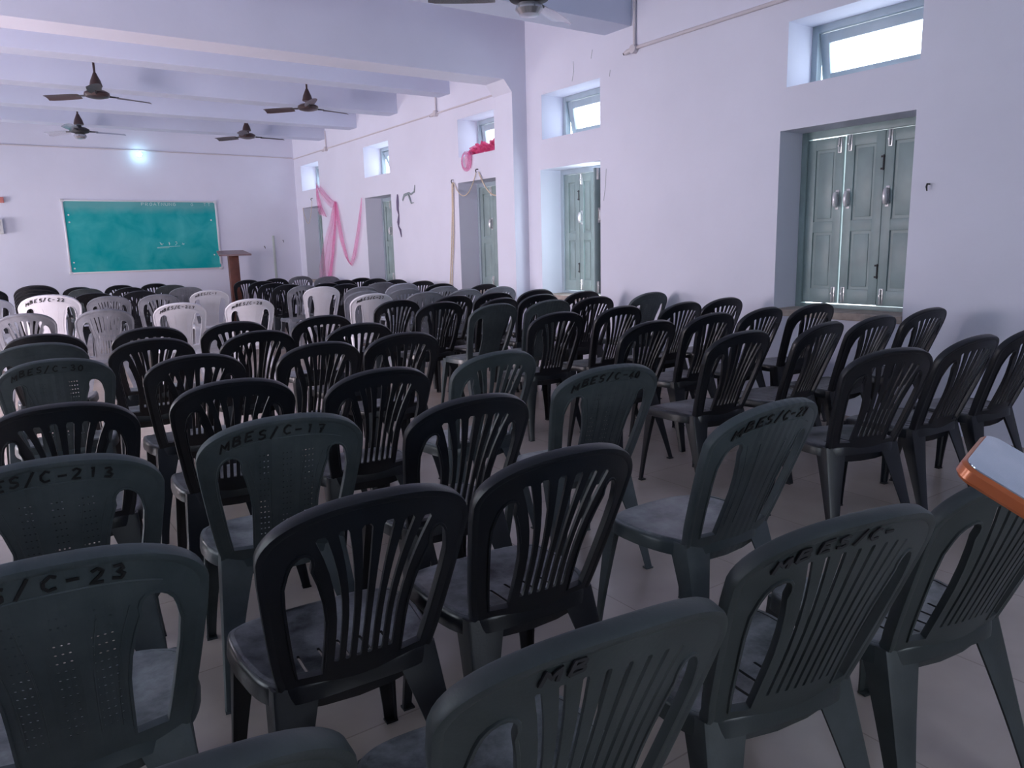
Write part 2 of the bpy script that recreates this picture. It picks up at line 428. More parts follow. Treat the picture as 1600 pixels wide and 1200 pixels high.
# ------------------------------------------------------------------ shutters and ventilators
def shutter_leaf(parent, y0, y1, z0, z1, handle_at=None, pivot=None, ang=0, bolts=True, hinge=True):
    """leaf in the plane x = 5.50..5.535, facing -x; y0 < y1."""
    X0 = 5.50
    bm = bmesh.new()
    st, rl = .07, .085
    zm = z0 + (z1 - z0) * .47
    bevel_box(bm, (X0, y0, z0), (X0 + .034, y0 + st, z1), .003)
    bevel_box(bm, (X0, y1 - st, z0), (X0 + .034, y1, z1), .003)
    for za, zb in ((z0, z0 + rl + .03), (zm - rl / 2, zm + rl / 2), (z1 - rl, z1)):
        bevel_box(bm, (X0 + .001, y0 + st - .002, za), (X0 + .033, y1 - st + .002, zb), .003)
    leaf = obj('shutter_leaf', bm, M['shutter'], parent)
    for za, zb in ((z0 + rl + .03, zm - rl / 2), (zm + rl / 2, z1 - rl)):
        bm = bmesh.new()
        box(bm, (X0 + .014, y0 + st - .004, za - .004), (X0 + .026, y1 - st + .004, zb + .004))
        bevel_box(bm, (X0 + .009, y0 + st + .022, za + .022), (X0 + .016, y1 - st - .022, zb - .022), .004)
        obj('panel', bm, M['shutter'], leaf)
    if handle_at is not None:
        bm = bmesh.new(); zc = z0 + (z1 - z0) * .63; y = handle_at
        bevel_box(bm, (X0 - .004, y - .014, zc - .075), (X0 + .002, y + .014, zc + .075), .002)
        tube(bm, [(X0 - .003, y, zc - .05), (X0 - .03, y, zc - .045), (X0 - .036, y, zc - .02), (X0 - .036, y, zc + .02), (X0 - .03, y, zc + .045), (X0 - .003, y, zc + .05)], [.012, .016, .019, .019, .016, .012], 10)
        obj('handle', bm, M['handle'], leaf)
    if bolts:
        for zc, s in ((z0 + .07, -1), (z1 - .06, 1)):
            bm = bmesh.new(); y = (y1 - .035) if (handle_at is None or handle_at > (y0 + y1) / 2) else y0 + .035
            bevel_box(bm, (X0 - .005, y - .016, zc - .06), (X0 + .002, y + .016, zc + .06), .002)
            tube(bm, [(X0 - .012, y, zc - .055), (X0 - .012, y, zc + .055)], .006, 8)
            tube(bm, [(X0 - .012, y, zc - .01 * s), (X0 - .03, y, zc - .01 * s)], .006, 8)
            obj('bolt', bm, M['steel'], leaf)
    if hinge:
        for f in (.2, .82):
            bm = bmesh.new(); zc = z0 + (z1 - z0) * f
            bevel_box(bm, (X0 - .004, y0 - .004, zc - .05), (X0 + .002, y0 + .026, zc - .036), .002)
            bevel_box(bm, (X0 - .004, y0 - .004, zc + .036), (X0 + .002, y0 + .026, zc + .05), .002)
            tube(bm, [(X0 - .005, y0 + .002, zc - .055), (X0 - .005, y0 + .002, zc + .055)], .006, 8)
            obj('hinge', bm, M['dark_metal'], leaf)
    if pivot is not None:
        # swing the leaf with everything on it about a vertical line
        T = Matrix.Translation((X0 + .017, pivot, 0)) @ Matrix.Rotation(ang, 4, 'Z') @ Matrix.Translation((-X0 - .017, -pivot, 0))
        leaf.matrix_basis = T
    return leaf

def window(idx, a, b, mode):
    z0, z1 = WIN_Z
    root = empty('window_%d' % idx, (5.5, (a + b) / 2, z0)); root['kind'] = 'structure'
    inv = Matrix.Translation(root.location).inverted()
    bm = bmesh.new(); fz = .055
    z0 += .004
    bevel_box(bm, (5.485, a, z0), (5.56, a + .05, z1), .004); bevel_box(bm, (5.485, b - .05, z0), (5.56, b, z1), .004)
    bevel_box(bm, (5.487, a + .048, z0), (5.558, b - .048, z0 + .03), .004); bevel_box(bm, (5.487, a + .048, z1 - fz), (5.558, b - .048, z1), .004)
    obj('window_frame', bm, M['frame'] if mode != 'N' else M['shutter'], root)
    la, lb = a + .052, b - .052; w = (lb - la) / 3
    zb, zt = z0 + .034, z1 - fz - .004
    if mode == 'N':
        shutter_leaf(root, la + 2 * w + .007, lb, zb + .004, zt - .004, handle_at=la + 2 * w + .045, hinge=False)
        shutter_leaf(root, la + w, la + 2 * w - .007, zb + .004, zt, handle_at=la + 2 * w - .045)
        shutter_leaf(root, la, la + w - .003, zb, zt, handle_at=la + w - .04)
    elif mode == 'open':
        shutter_leaf(root, 6.562, lb, zb, zt, hinge=True, bolts=False)
        shutter_leaf(root, 6.30, 6.558, zb, zt, handle_at=6.52, hinge=False)
        shutter_leaf(root, la + .002, la + .30, zb, zt, handle_at=la + w - .05, pivot=la, ang=math.radians(75), hinge=False)
    else:
        shutter_leaf(root, la + 2 * w + .002, lb, zb, zt, handle_at=la + 2 * w + .035, hinge=False)
        shutter_leaf(root, la + w, la + 2 * w - .001, zb, zt, handle_at=la + w + .04)
        shutter_leaf(root, la, la + w - .002, zb, zt, hinge=False)
    for o in root.children:
        o.matrix_basis = inv @ o.matrix_basis
    return root

for i, ((a, b), md) in enumerate(zip(WINS, ('N', 'open', 'shut', 'shut', 'shut'))):
    window(i + 1, a, b, md)

def ventilator(idx, a, b, tilt):
    z0, z1 = VEN_Z; b -= .04
    root = empty('window_%d' % idx, (5.52, (a + b) / 2, z0)); root['kind'] = 'structure'
    bm = bmesh.new(); R = root.location
    def bb(lo, hi, bv=.004):
        bevel_box(bm, tuple(lo[k] - R[k] for k in range(3)), tuple(hi[k] - R[k] for k in range(3)), bv)
    bb((5.50, a, z0), (5.57, a + .05, z1)); bb((5.50, b - .05, z0), (5.57, b, z1))
    bb((5.502, a + .048, z0), (5.568, b - .048, z0 + .022)); bb((5.502, a + .048, z1 - .055), (5.568, b - .048, z1))
    obj('window_frame', bm, M['frame'], root)
    # top-hung sash pushed outwards at its foot
    zt = z1 - .06; h = zt - z0 - .03; ya, yb = a + .054, b - .054
    bm = bmesh.new()
    bevel_box(bm, (-.016, ya - R.y, -h), (.016, ya - R.y + .07, 0), .003); bevel_box(bm, (-.016, yb - R.y - .07, -h), (.016, yb - R.y, 0), .003)
    bevel_box(bm, (-.015, ya - R.y + .068, -h), (.015, yb - R.y - .068, -h + .085), .003); bevel_box(bm, (-.015, ya - R.y + .068, -.075), (.015, yb - R.y - .068, 0), .003)
    s = obj('sash', bm, M['frame'], root)
    bm = bmesh.new(); box(bm, (-.002, ya - R.y + .066, -h + .08), (.002, yb - R.y - .066, -.07)); obj('pane', bm, M['glass'], s)
    s.location = (.02, 0, zt - z0); s.rotation_euler = (0, math.radians(-tilt), 0)
    return root
for i, (a, b) in enumerate(WINS):
    ventilator(6 + i, a, b, (9, 11, 8, 22, 16)[i])
    area('skylight_portal', (XT + .01, (a + b - .04) / 2, sum(VEN_Z) / 2), (-1, 0, 0), b - a - .04, .46, 1, (1, 1, 1), portal=True)
area('skylight_portal', (XT + .01, 3.245, 1.46), (-1, 0, 0), 1.05, 1.38, 1, (1, 1, 1), portal=True)

# ------------------------------------------------------------------ moulded plastic chairs
def inside(p, poly):
    c = False; x, y = p; j = len(poly) - 1
    for i in range(len(poly)):
        xi, yi = poly[i]; xj, yj = poly[j]
        if (yi > y) != (yj > y) and x < (xj - xi) * (y - yi) / (yj - yi) + xi: c = not c
        j = i
    return c

def near(p, polys, d):
    d2_ = d * d
    for poly in polys:
        for q in poly:
            if (q[0] - p[0]) ** 2 + (q[1] - p[1]) ** 2 < d2_: return True
    return False

def sheet(bm, outline, holes, mapf, th, grid=.02):
    """plate with holes: 2D loops triangulated, mapped to 3D by mapf(u,v) -> (pos, normal), thickness th."""
    loops = [outline] + holes
    pts = []; edges = []
    for L in loops:
        s = len(pts); pts += [Vector(p) for p in L]
        edges += [(s + i, s + (i + 1) % len(L)) for i in range(len(L))]
    us = [p[0] for p in outline]; vs_ = [p[1] for p in outline]
    u = min(us) + grid / 2
    while u < max(us):
        v = min(vs_) + grid / 2
        while v < max(vs_):
            if inside((u, v), outline) and not any(inside((u, v), h) for h in holes) and not near((u, v), loops, grid * .45):
                pts.append(Vector((u, v)))
            v += grid
        u += grid
    V, E, Fc, *_ = delaunay_2d_cdt(pts, edges, [], 0, 1e-6)
    tris = []
    for f in Fc:
        c = (sum(V[i].x for i in f) / len(f), sum(V[i].y for i in f) / len(f))
        if inside(c, outline) and not any(inside(c, h) for h in holes): tris.append(f)
    P = [mapf(v.x, v.y) for v in V]
    used = sorted({i for f in tris for i in f})
    fr = {i: bm.verts.new(P[i][0]) for i in used}; bk = {i: bm.verts.new(P[i][0] + P[i][1] * th) for i in used}
    cnt = {}
    for f in tris:
        a = (V[f[1]] - V[f[0]]).cross(V[f[2]] - V[f[0]])
        ff = list(f) if a > 0 else list(f)[::-1]
        bm.faces.new([fr[i] for i in ff]); bm.faces.new([bk[i] for i in ff[::-1]])
        for i in range(len(ff)):
            e = (ff[i], ff[(i + 1) % len(ff)]); cnt[e] = 1
    for (i, j) in cnt:
        if (j, i) not in cnt:
            bm.faces.new((fr[j], fr[i], bk[i], bk[j]))

def spow(c, e): return math.copysign(abs(c) ** e, c)

HW, ZSH, ZTOP, EX = .218, .752, .872, .90
ZS = .445                                  # seat level at the back
def half_w(z, w):                          # half width of the back below the shoulder
    t = max(0, min(1, (z - .44) / (ZSH - .44)))
    return w * (.172 + (HW - .172) * (t ** .8))
def arch(u, w):                            # height of the hoop's crown over u
    c = min(1, abs(u) / (w * HW)) ** (1 / EX)
    return ZSH + (ZTOP - ZSH) * (max(0, 1 - c * c) ** .5) ** EX
def back_map(w):
    def f(u, v):
        y = -.188 - .172 * (v - .43) / .43 + .040 * (u / (w * HW)) ** 2
        return Vector((u, y, v)), Vector((-.38 * u * 2, 1, .36)).normalized()
    return f

def hoop_outline(w, n=26):
    P = []
    for k in range(n + 1):
        t = PI * k / n; c, s = math.cos(t), math.sin(t)
        P.append((w * HW * spow(c, EX), ZSH + (ZTOP - ZSH) * abs(s) ** EX))
    left = [(-half_w(z, w), z) for z in (.72, .69, .66, .62, .58, .54, .50, .46, .42, .385)]
    low = [(-.15 * w, .365), (-.08 * w, .358), (0, .356), (.08 * w, .358), (.15 * w, .365)]
    return P + left + low + [(-x, z) for x, z in left[::-1]]

def side_hole(w, s, pw):
    """opening between the stile and the central panel; pw(z) = half width of the panel."""
    R = []; L = []
    zs = [ZS + .012, .50, .55, .60, .65, .70, .733]
    for z in zs: R.append((half_w(min(z, ZSH), w) - .038 - .012 * max(0, (z - .67) / .063) ** 2, z))
    for z in zs: L.append((pw(z), z))
    xr, xl = R[-1][0], L[-1][0]; cx, rx = (xr + xl) / 2, (xr - xl) / 2
    top = [(cx + rx * math.cos(PI * k / 8) - .008 * math.sin(PI * k / 8), .733 + .040 * math.sin(PI * k / 8) ** .9) for k in range(1, 8)]
    loop = R + top + L[::-1]
    loop = [p for i, p in enumerate(loop)]
    return [(s * x, z) for x, z in (loop if s > 0 else loop[::-1])]

def stadium(pts_c, wd):
    """slot around a centre line given as (u, v, width)"""
    L = [(u - wd_ / 2, v) for u, v, wd_ in pts_c]; R = [(u + wd_ / 2, v) for u, v, wd_ in pts_c]
    u1, v1, w1 = pts_c[-1]; u0, v0, w0 = pts_c[0]
    return R + [(u1 + w1 * .3, v1 + w1 * .35), (u1 - w1 * .3, v1 + w1 * .35)] + L[::-1] + [(u0 - w0 * .3, v0 - w0 * .3), (u0 + w0 * .3, v0 - w0 * .3)]

def flare(z): 
    t = max(0, (z - .56) / .24); return 1 + .80 * t * t

def make_back(style):
    w = {'S': 1.0, 'N': 1.03, 'F': 1.06}[style]
    mp = back_map(w)
    bm = bmesh.new()
    holes = []
    if style == 'S':
        pw = lambda z: .088 * flare(z)
        ns, base, sw = 6, .0240, .0112
    elif style == 'N':
        pw = lambda z: .102 * (1 + .45 * max(0, (z - .56) / .24) ** 2)
        ns, base, sw = 8, .0212, .0072
    else:
        pw = lambda z: .094 * (1 + .56 * max(0, (z - .57) / .22) ** 2)
        ns = 0
    for s in (1, -1): holes.append(side_hole(w, s, pw))
    fl = (lambda z: pw(z) / pw(.5))
    for k in range(ns):
        off = (k - (ns - 1) / 2) * base
        c = []
        zt = arch(off * fl(.8), w) - .060
        if style == 'N': zt = arch(off * fl(.8), w) - .056
        for j in range(9):
            z = .485 + (zt - .485) * j / 8
            wd = sw * (1 + (1.15 if style == 'S' else .5) * (fl(z) - 1))
            c.append((off * fl(z), z, wd))
        holes.append(stadium(c, sw))
    sheet(bm, hoop_outline(w), holes, mp, {'S': .007, 'N': .0055, 'F': .0035}[style])
    # rolled rim round the hoop and down the stiles
    path = []
    O = []
    for z in (.40, .44, .48, .52, .56, .60, .64, .68, .72): O.append((half_w(z, w), z))
    for k in range(1, 32):
        t = PI * k / 32; O.append((w * HW * spow(math.cos(t), EX), ZSH + (ZTOP - ZSH) * abs(math.sin(t)) ** EX))
    for z in (.72, .68, .64, .60, .56, .52, .48, .44, .40): O.append((-half_w(z, w), z))
    for i, (u, z) in enumerate(O):
        p, nn = mp(u, z)
        a = O[max(i - 1, 0)]; b = O[min(i + 1, len(O) - 1)]
        t3 = (mp(*b)[0] - mp(*a)[0]).normalized()
        out = t3.cross(nn).normalized()
        if out.dot(Vector((u, 0, z - .6))) < 0: out = -out
        path.append((p, out, nn))
    sect = [(-.012, -.001), (-.003, -.0045), (.004, -.003), (.0065, .003), (.006, .022), (.003, .027), (-.001, .025), (-.002, .008), (-.012, .006)]
    sweep(bm, path, sect)
    # raised lip round the two side openings
    for h in holes[:2]:
        path = []
        cu = sum(p[0] for p in h) / len(h); cz = sum(p[1] for p in h) / len(h)
        hh = []
        for i in range(len(h)):
            a, b = Vector(h[i]), Vector(h[(i + 1) % len(h)])
            if (b - a).length < .004: continue
            hh.append(tuple(a))
        for i, (u, z) in enumerate(hh):
            p, nn = mp(u, z); a = mp(*hh[i - 1])[0]; b = mp(*hh[(i + 1) % len(hh)])[0]
            t3 = (b - a).normalized(); out = t3.cross(nn).normalized()
            if out.dot(Vector((u - cu, 0, z - cz))) < 0: out = -out
            path.append((p, out, nn))
        sweep(bm, path, [(-.001, -.003), (.004, -.003), (.006, .001), (.005, .013), (.001, .014), (-.001, .010)], closed=True)
    if style == 'F':    # moulded line under the top band
        pts = []
        for k in range(17):
            u = (-.15 + .30 * k / 16) * w; pts.append(mp(u, arch(u, w) - .052)[0] + Vector((0, -.001, 0)))
        tube(bm, pts, .0022, 6)
        for u0 in (-.075, -.04, .04, .075):
            tube(bm, [mp(u0 * fl(z), z)[0] for z in (.49, .56, .63, .70, .76)], .0016, 5)
    bmesh.ops.recalc_face_normals(bm, faces=bm.faces)
    return bm

def seat_outline(style, n=44):
    e = .62 if style == 'F' else .42
    P = []
    for k in range(n):
        t = 2 * PI * k / n; c, s = math.cos(t), math.sin(t)
        x = .215 * spow(c, e); y = .014 + .190 * spow(s, e)
        if y < 0: x *= 1 - .12 * (-y / .176)
        P.append((x, y))
    return P
def seat_map(u, v):
    d = max(abs(u) / .215, abs(v - .014) / .190)
    z = .440 - .016 * (1 - min(1, d) ** 2.5) - (.012 * max(0, (v - .12) / .085) ** 2) + .004 * (-v / .2)
    return Vector((u, v, z)), Vector((0, 0, -1))
def make_seat(style):
    bm = bmesh.new()
    O = seat_outline(style); holes = []
    if style != 'F':
        for k in range(5):
            u = (k - 2) * .05
            c = [(u - .004, -.14, .007), (u - .002, -.10, .008), (u, -.06, .008), (u, -.02 - abs(k - 2) * .012, .007)]
            holes.append(stadium(c, .006))
    sheet(bm, O, holes, seat_map, .006, .026)
    path = []
    m = len(O)
    for i, (u, v) in enumerate(O):
        a = Vector(O[i - 1]); b = Vector(O[(i + 1) % m]); t = (b - a).normalized()
        out = Vector((t.y, -t.x, 0))
        path.append((seat_map(u, v)[0], out, Vector((0, 0, -1))))
    sect = [(-.010, .0055), (-.010, -.0005), (-.002, -.0005), (.005, .004), (.009, .014), (.012, .046), (.009, .047), (.004, .018), (-.001, .009)]
    sweep(bm, path, sect, closed=True)
    # deeper apron under the back
    bmesh.ops.recalc_face_normals(bm, faces=bm.faces)
    return bm

def make_leg(sx, sy):
    """angle-section leg, wide below the seat and tapering to the foot"""
    bm = bmesh.new()
    top = Vector((sx * (.204 if sy > 0 else .188), sy * (.188 if sy > 0 else .166), .414 if sy > 0 else .432)); foot = Vector((sx * .226, sy * (.225 if sy > 0 else .285), .0))
    rings = []
    for j in range(9):
        t = j / 8; z = top.z * (1 - t)
        p = top.lerp(foot, t)
        w0, w1 = (.105, .034) if sy < 0 else (.080, .032)
        w = w1 + (w0 - w1) * (1 - t) ** 1.5; d = w * .72; th = .006
        r = .010
        # L profile in local axes: a along x inwards, b along y inwards
        L = [(w, 0), (r, 0), (r * .3, r * .3), (0, r), (0, d), (th, d), (th, r + th * .6), (r + th * .6, th), (w, th)]
        rings.append([bm.verts.new((p.x - sx * a, p.y - sy * b, z)) for a, b in L])
    for A, B in zip(rings, rings[1:]):
        for k in range(9): bm.faces.new((A[k], A[(k + 1) % 9], B[(k + 1) % 9], B[k]))
    bm.faces.new(rings[0]); bm.faces.new(rings[-1][::-1])
    # foot pad
    f = foot; s = .034
    box(bm, (min(f.x, f.x - sx * s), min(f.y, f.y - sy * s * .8), 0), (max(f.x, f.x - sx * s), max(f.y, f.y - sy * s * .8), .006))
    bmesh.ops.recalc_face_normals(bm, faces=bm.faces)
    return bm

def mesh_from(bm, name, m, sm=40):
    me = bpy.data.meshes.new(name); bm.to_mesh(me); bm.free(); smooth_by_angle(me, sm); me.materials.append(m); return me

BASE = {}
def chair_meshes(style, fin):
    k = (style, fin)
    if k in BASE: return BASE[k]
    src = next((BASE[q] for q in BASE if q[0] == style), None)
    pm = M['p' + fin]; qm = M['q' + fin] if style == 'F' else pm
    if src is None:
        d = {'backrest': mesh_from(make_back(style), 'backrest', qm, 38), 'seat': mesh_from(make_seat(style), 'seat', M['s' + fin])}
        for i, (sx, sy) in enumerate(((-1, 1), (1, 1), (-1, -1), (1, -1))): d['leg%d' % i] = mesh_from(make_leg(sx, sy), 'leg', pm)
    else:
        d = {}
        for n_, me in src.items():
            c = me.copy(); c.materials.clear(); c.materials.append(qm if n_ == 'backrest' else M['s' + fin] if n_ == 'seat' else pm); d[n_] = c
    BASE[k] = d
    return d

# handwriting strokes, on a unit square
GL = {'M': [[(0, 0), (.08, 1), (.5, .35), (.9, 1), (1, 0)]], 'B': [[(.05, 0), (.08, 1), (.7, .95), (.8, .72), (.1, .52), (.85, .42), (.9, .12), (.05, 0)]],
      'E': [[(.9, 1), (.1, .95), (.05, 0), (.9, .05)], [(.1, .5), (.7, .52)]], 'S': [[(.9, .88), (.55, 1), (.12, .82), (.2, .58), (.8, .42), (.85, .15), (.45, 0), (.05, .12)]],
      '/': [[(.1, -.15), (.8, 1.15)]], 'C': [[(.9, .85), (.5, 1), (.1, .65), (.1, .3), (.45, 0), (.95, .12)]], '-': [[(.1, .5), (.95, .52)]],
      '0': [[(.5, 1), (.1, .6), (.2, .1), (.6, 0), (.9, .4), (.8, .85), (.5, 1)]], '1': [[(.3, .85), (.55, 1), (.5, 0)]], '2': [[(.1, .8), (.45, 1), (.85, .8), (.7, .5), (.1, 0), (.95, .03)]],
      '3': [[(.1, .9), (.6, 1), (.8, .75), (.4, .53), (.9, .35), (.7, .02), (.1, .08)]], '4': [[(.6, 0), (.65, 1), (.05, .3), (.95, .33)]], '7': [[(.1, .95), (.9, 1), (.45, 0)], [(.35, .5), (.85, .52)]],
      '8': [[(.5, .52), (.15, .75), (.5, 1), (.85, .75), (.5, .52), (.1, .25), (.5, 0), (.9, .25), (.5, .52)]], 'X': [[(0, 0), (1, 1)], [(0, 1), (1, 0)]]}
for ch, st in {'A': [[(0, 0), (.5, 1), (1, 0)], [(.2, .4), (.8, .4)]], 'T': [[(0, 1), (1, 1)], [(.5, 1), (.5, 0)]], 'N': [[(0, 0), (0, 1), (1, 0), (1, 1)]], 'U': [[(0, 1), (.05, .2), (.5, 0), (.95, .2), (1, 1)]],
               'G': [[(.9, .85), (.5, 1), (.1, .6), (.15, .2), (.55, 0), (.95, .2), (.95, .5), (.6, .5)]], 'R': [[(0, 0), (0, 1), (.8, .9), (.8, .6), (0, .5), (.9, 0)]], 'O': [[(.5, 1), (.05, .6), (.2, .1), (.6, 0), (.95, .4), (.8, .9), (.5, 1)]],
               'I': [[(.5, 0), (.5, 1)]], 'P': [[(0, 0), (0, 1), (.8, .95), (.85, .6), (0, .5)]]}.items(): GL[ch] = st
def marker(style, text, rnd):
    w = 1.06 if style == 'F' else 1.03
    mp = back_map(w); bm = bmesh.new()
    u0, step, h = -.172, .0325, .027
    if len(text) >= 10: step = .0305
    if len(text) == 2: u0 = -.11
    drop = .043 if style == 'F' else .036
    if style != 'F': h = .022
    for i, ch in enumerate(text):
        if ch not in GL: continue
        uu = u0 + i * step + rnd.uniform(-.002, .002); zb = rnd.uniform(-.002, .002)
        for st in GL[ch]:
            pts = []
            for (a, b), (c, d_) in zip(st, st[1:]):
                for k in range(3): pts.append((a + (c - a) * k / 3, b + (d_ - b) * k / 3))
            pts.append(st[-1])
            L = []; 
            q = []
            for a, b in pts:
                u = uu + a * .021 + (b - .5) * .004
                z = arch(u if abs(u) < .19 else .19, w) - drop - (.006 if abs(u) > .15 else 0) + b * h + zb
                q.append((u, z))
            for k, (u, z) in enumerate(q):
                p0 = q[max(k - 1, 0)]; p1 = q[min(k + 1, len(q) - 1)]
                t = Vector((p1[0] - p0[0], p1[1] - p0[1])); t = t.normalized() if t.length > 1e-7 else Vector((1, 0))
                n2 = Vector((-t.y, t.x)) * .0026
                A = mp(u + n2.x, z + n2.y)[0] + Vector((0, -.0052, -.0005)); B = mp(u - n2.x, z - n2.y)[0] + Vector((0, -.0052, -.0005))
                L.append((bm.verts.new(A), bm.verts.new(B), bm.verts.new(A + Vector((0, .003, 0))), bm.verts.new(B + Vector((0, .003, 0)))))
            for A, B in zip(L, L[1:]):
                bm.faces.new((A[0], A[1], B[1], B[0])); bm.faces.new((A[2], B[2], B[3], A[3])); bm.faces.new((A[0], B[0], B[2], A[2])); bm.faces.new((A[1], A[3], B[3], B[1]))
    bmesh.ops.recalc_face_normals(bm, faces=bm.faces)
    return bm

PROTO = {}
def chair(style, fin, x, y, z, rz, label, group=None, text='', faint=False):
    k = (style, fin)
    root_name = 'plastic_chair'
    me = chair_meshes(style, fin)
    if k not in PROTO:
        r = empty(root_name); PROTO[k] = r
        for n_ in ('seat', 'backrest', 'leg0', 'leg1', 'leg2', 'leg3'):
            o = bpy.data.objects.new(n_.rstrip('0123'), me[n_]); COL.objects.link(o); o.parent = r
    else:
        src = PROTO[k]; r = src.copy(); COL.objects.link(r)
        for kk in list(r.keys()):
            if kk in ('group', 'label', 'category'): del r[kk]
        for c in src.children:
            if c.name.startswith(('seat', 'backrest', 'leg')):
                d = c.copy(); COL.objects.link(d); d.parent = r
    r.location = (x, y, z); r.rotation_euler = (0, 0, rz); r.scale = (1, 1, 1)
    tag(r, label, 'chair', group)
    if text:
        back = [c for c in r.children if c.name.startswith('backrest')][0]
        m = obj('marker_writing', marker(style, text, random.Random(int(x * 1000))), M['black_thin'] if faint else M['black'], back, smooth=0)
        m['label'] = 'black marker writing along the top band'
    return r

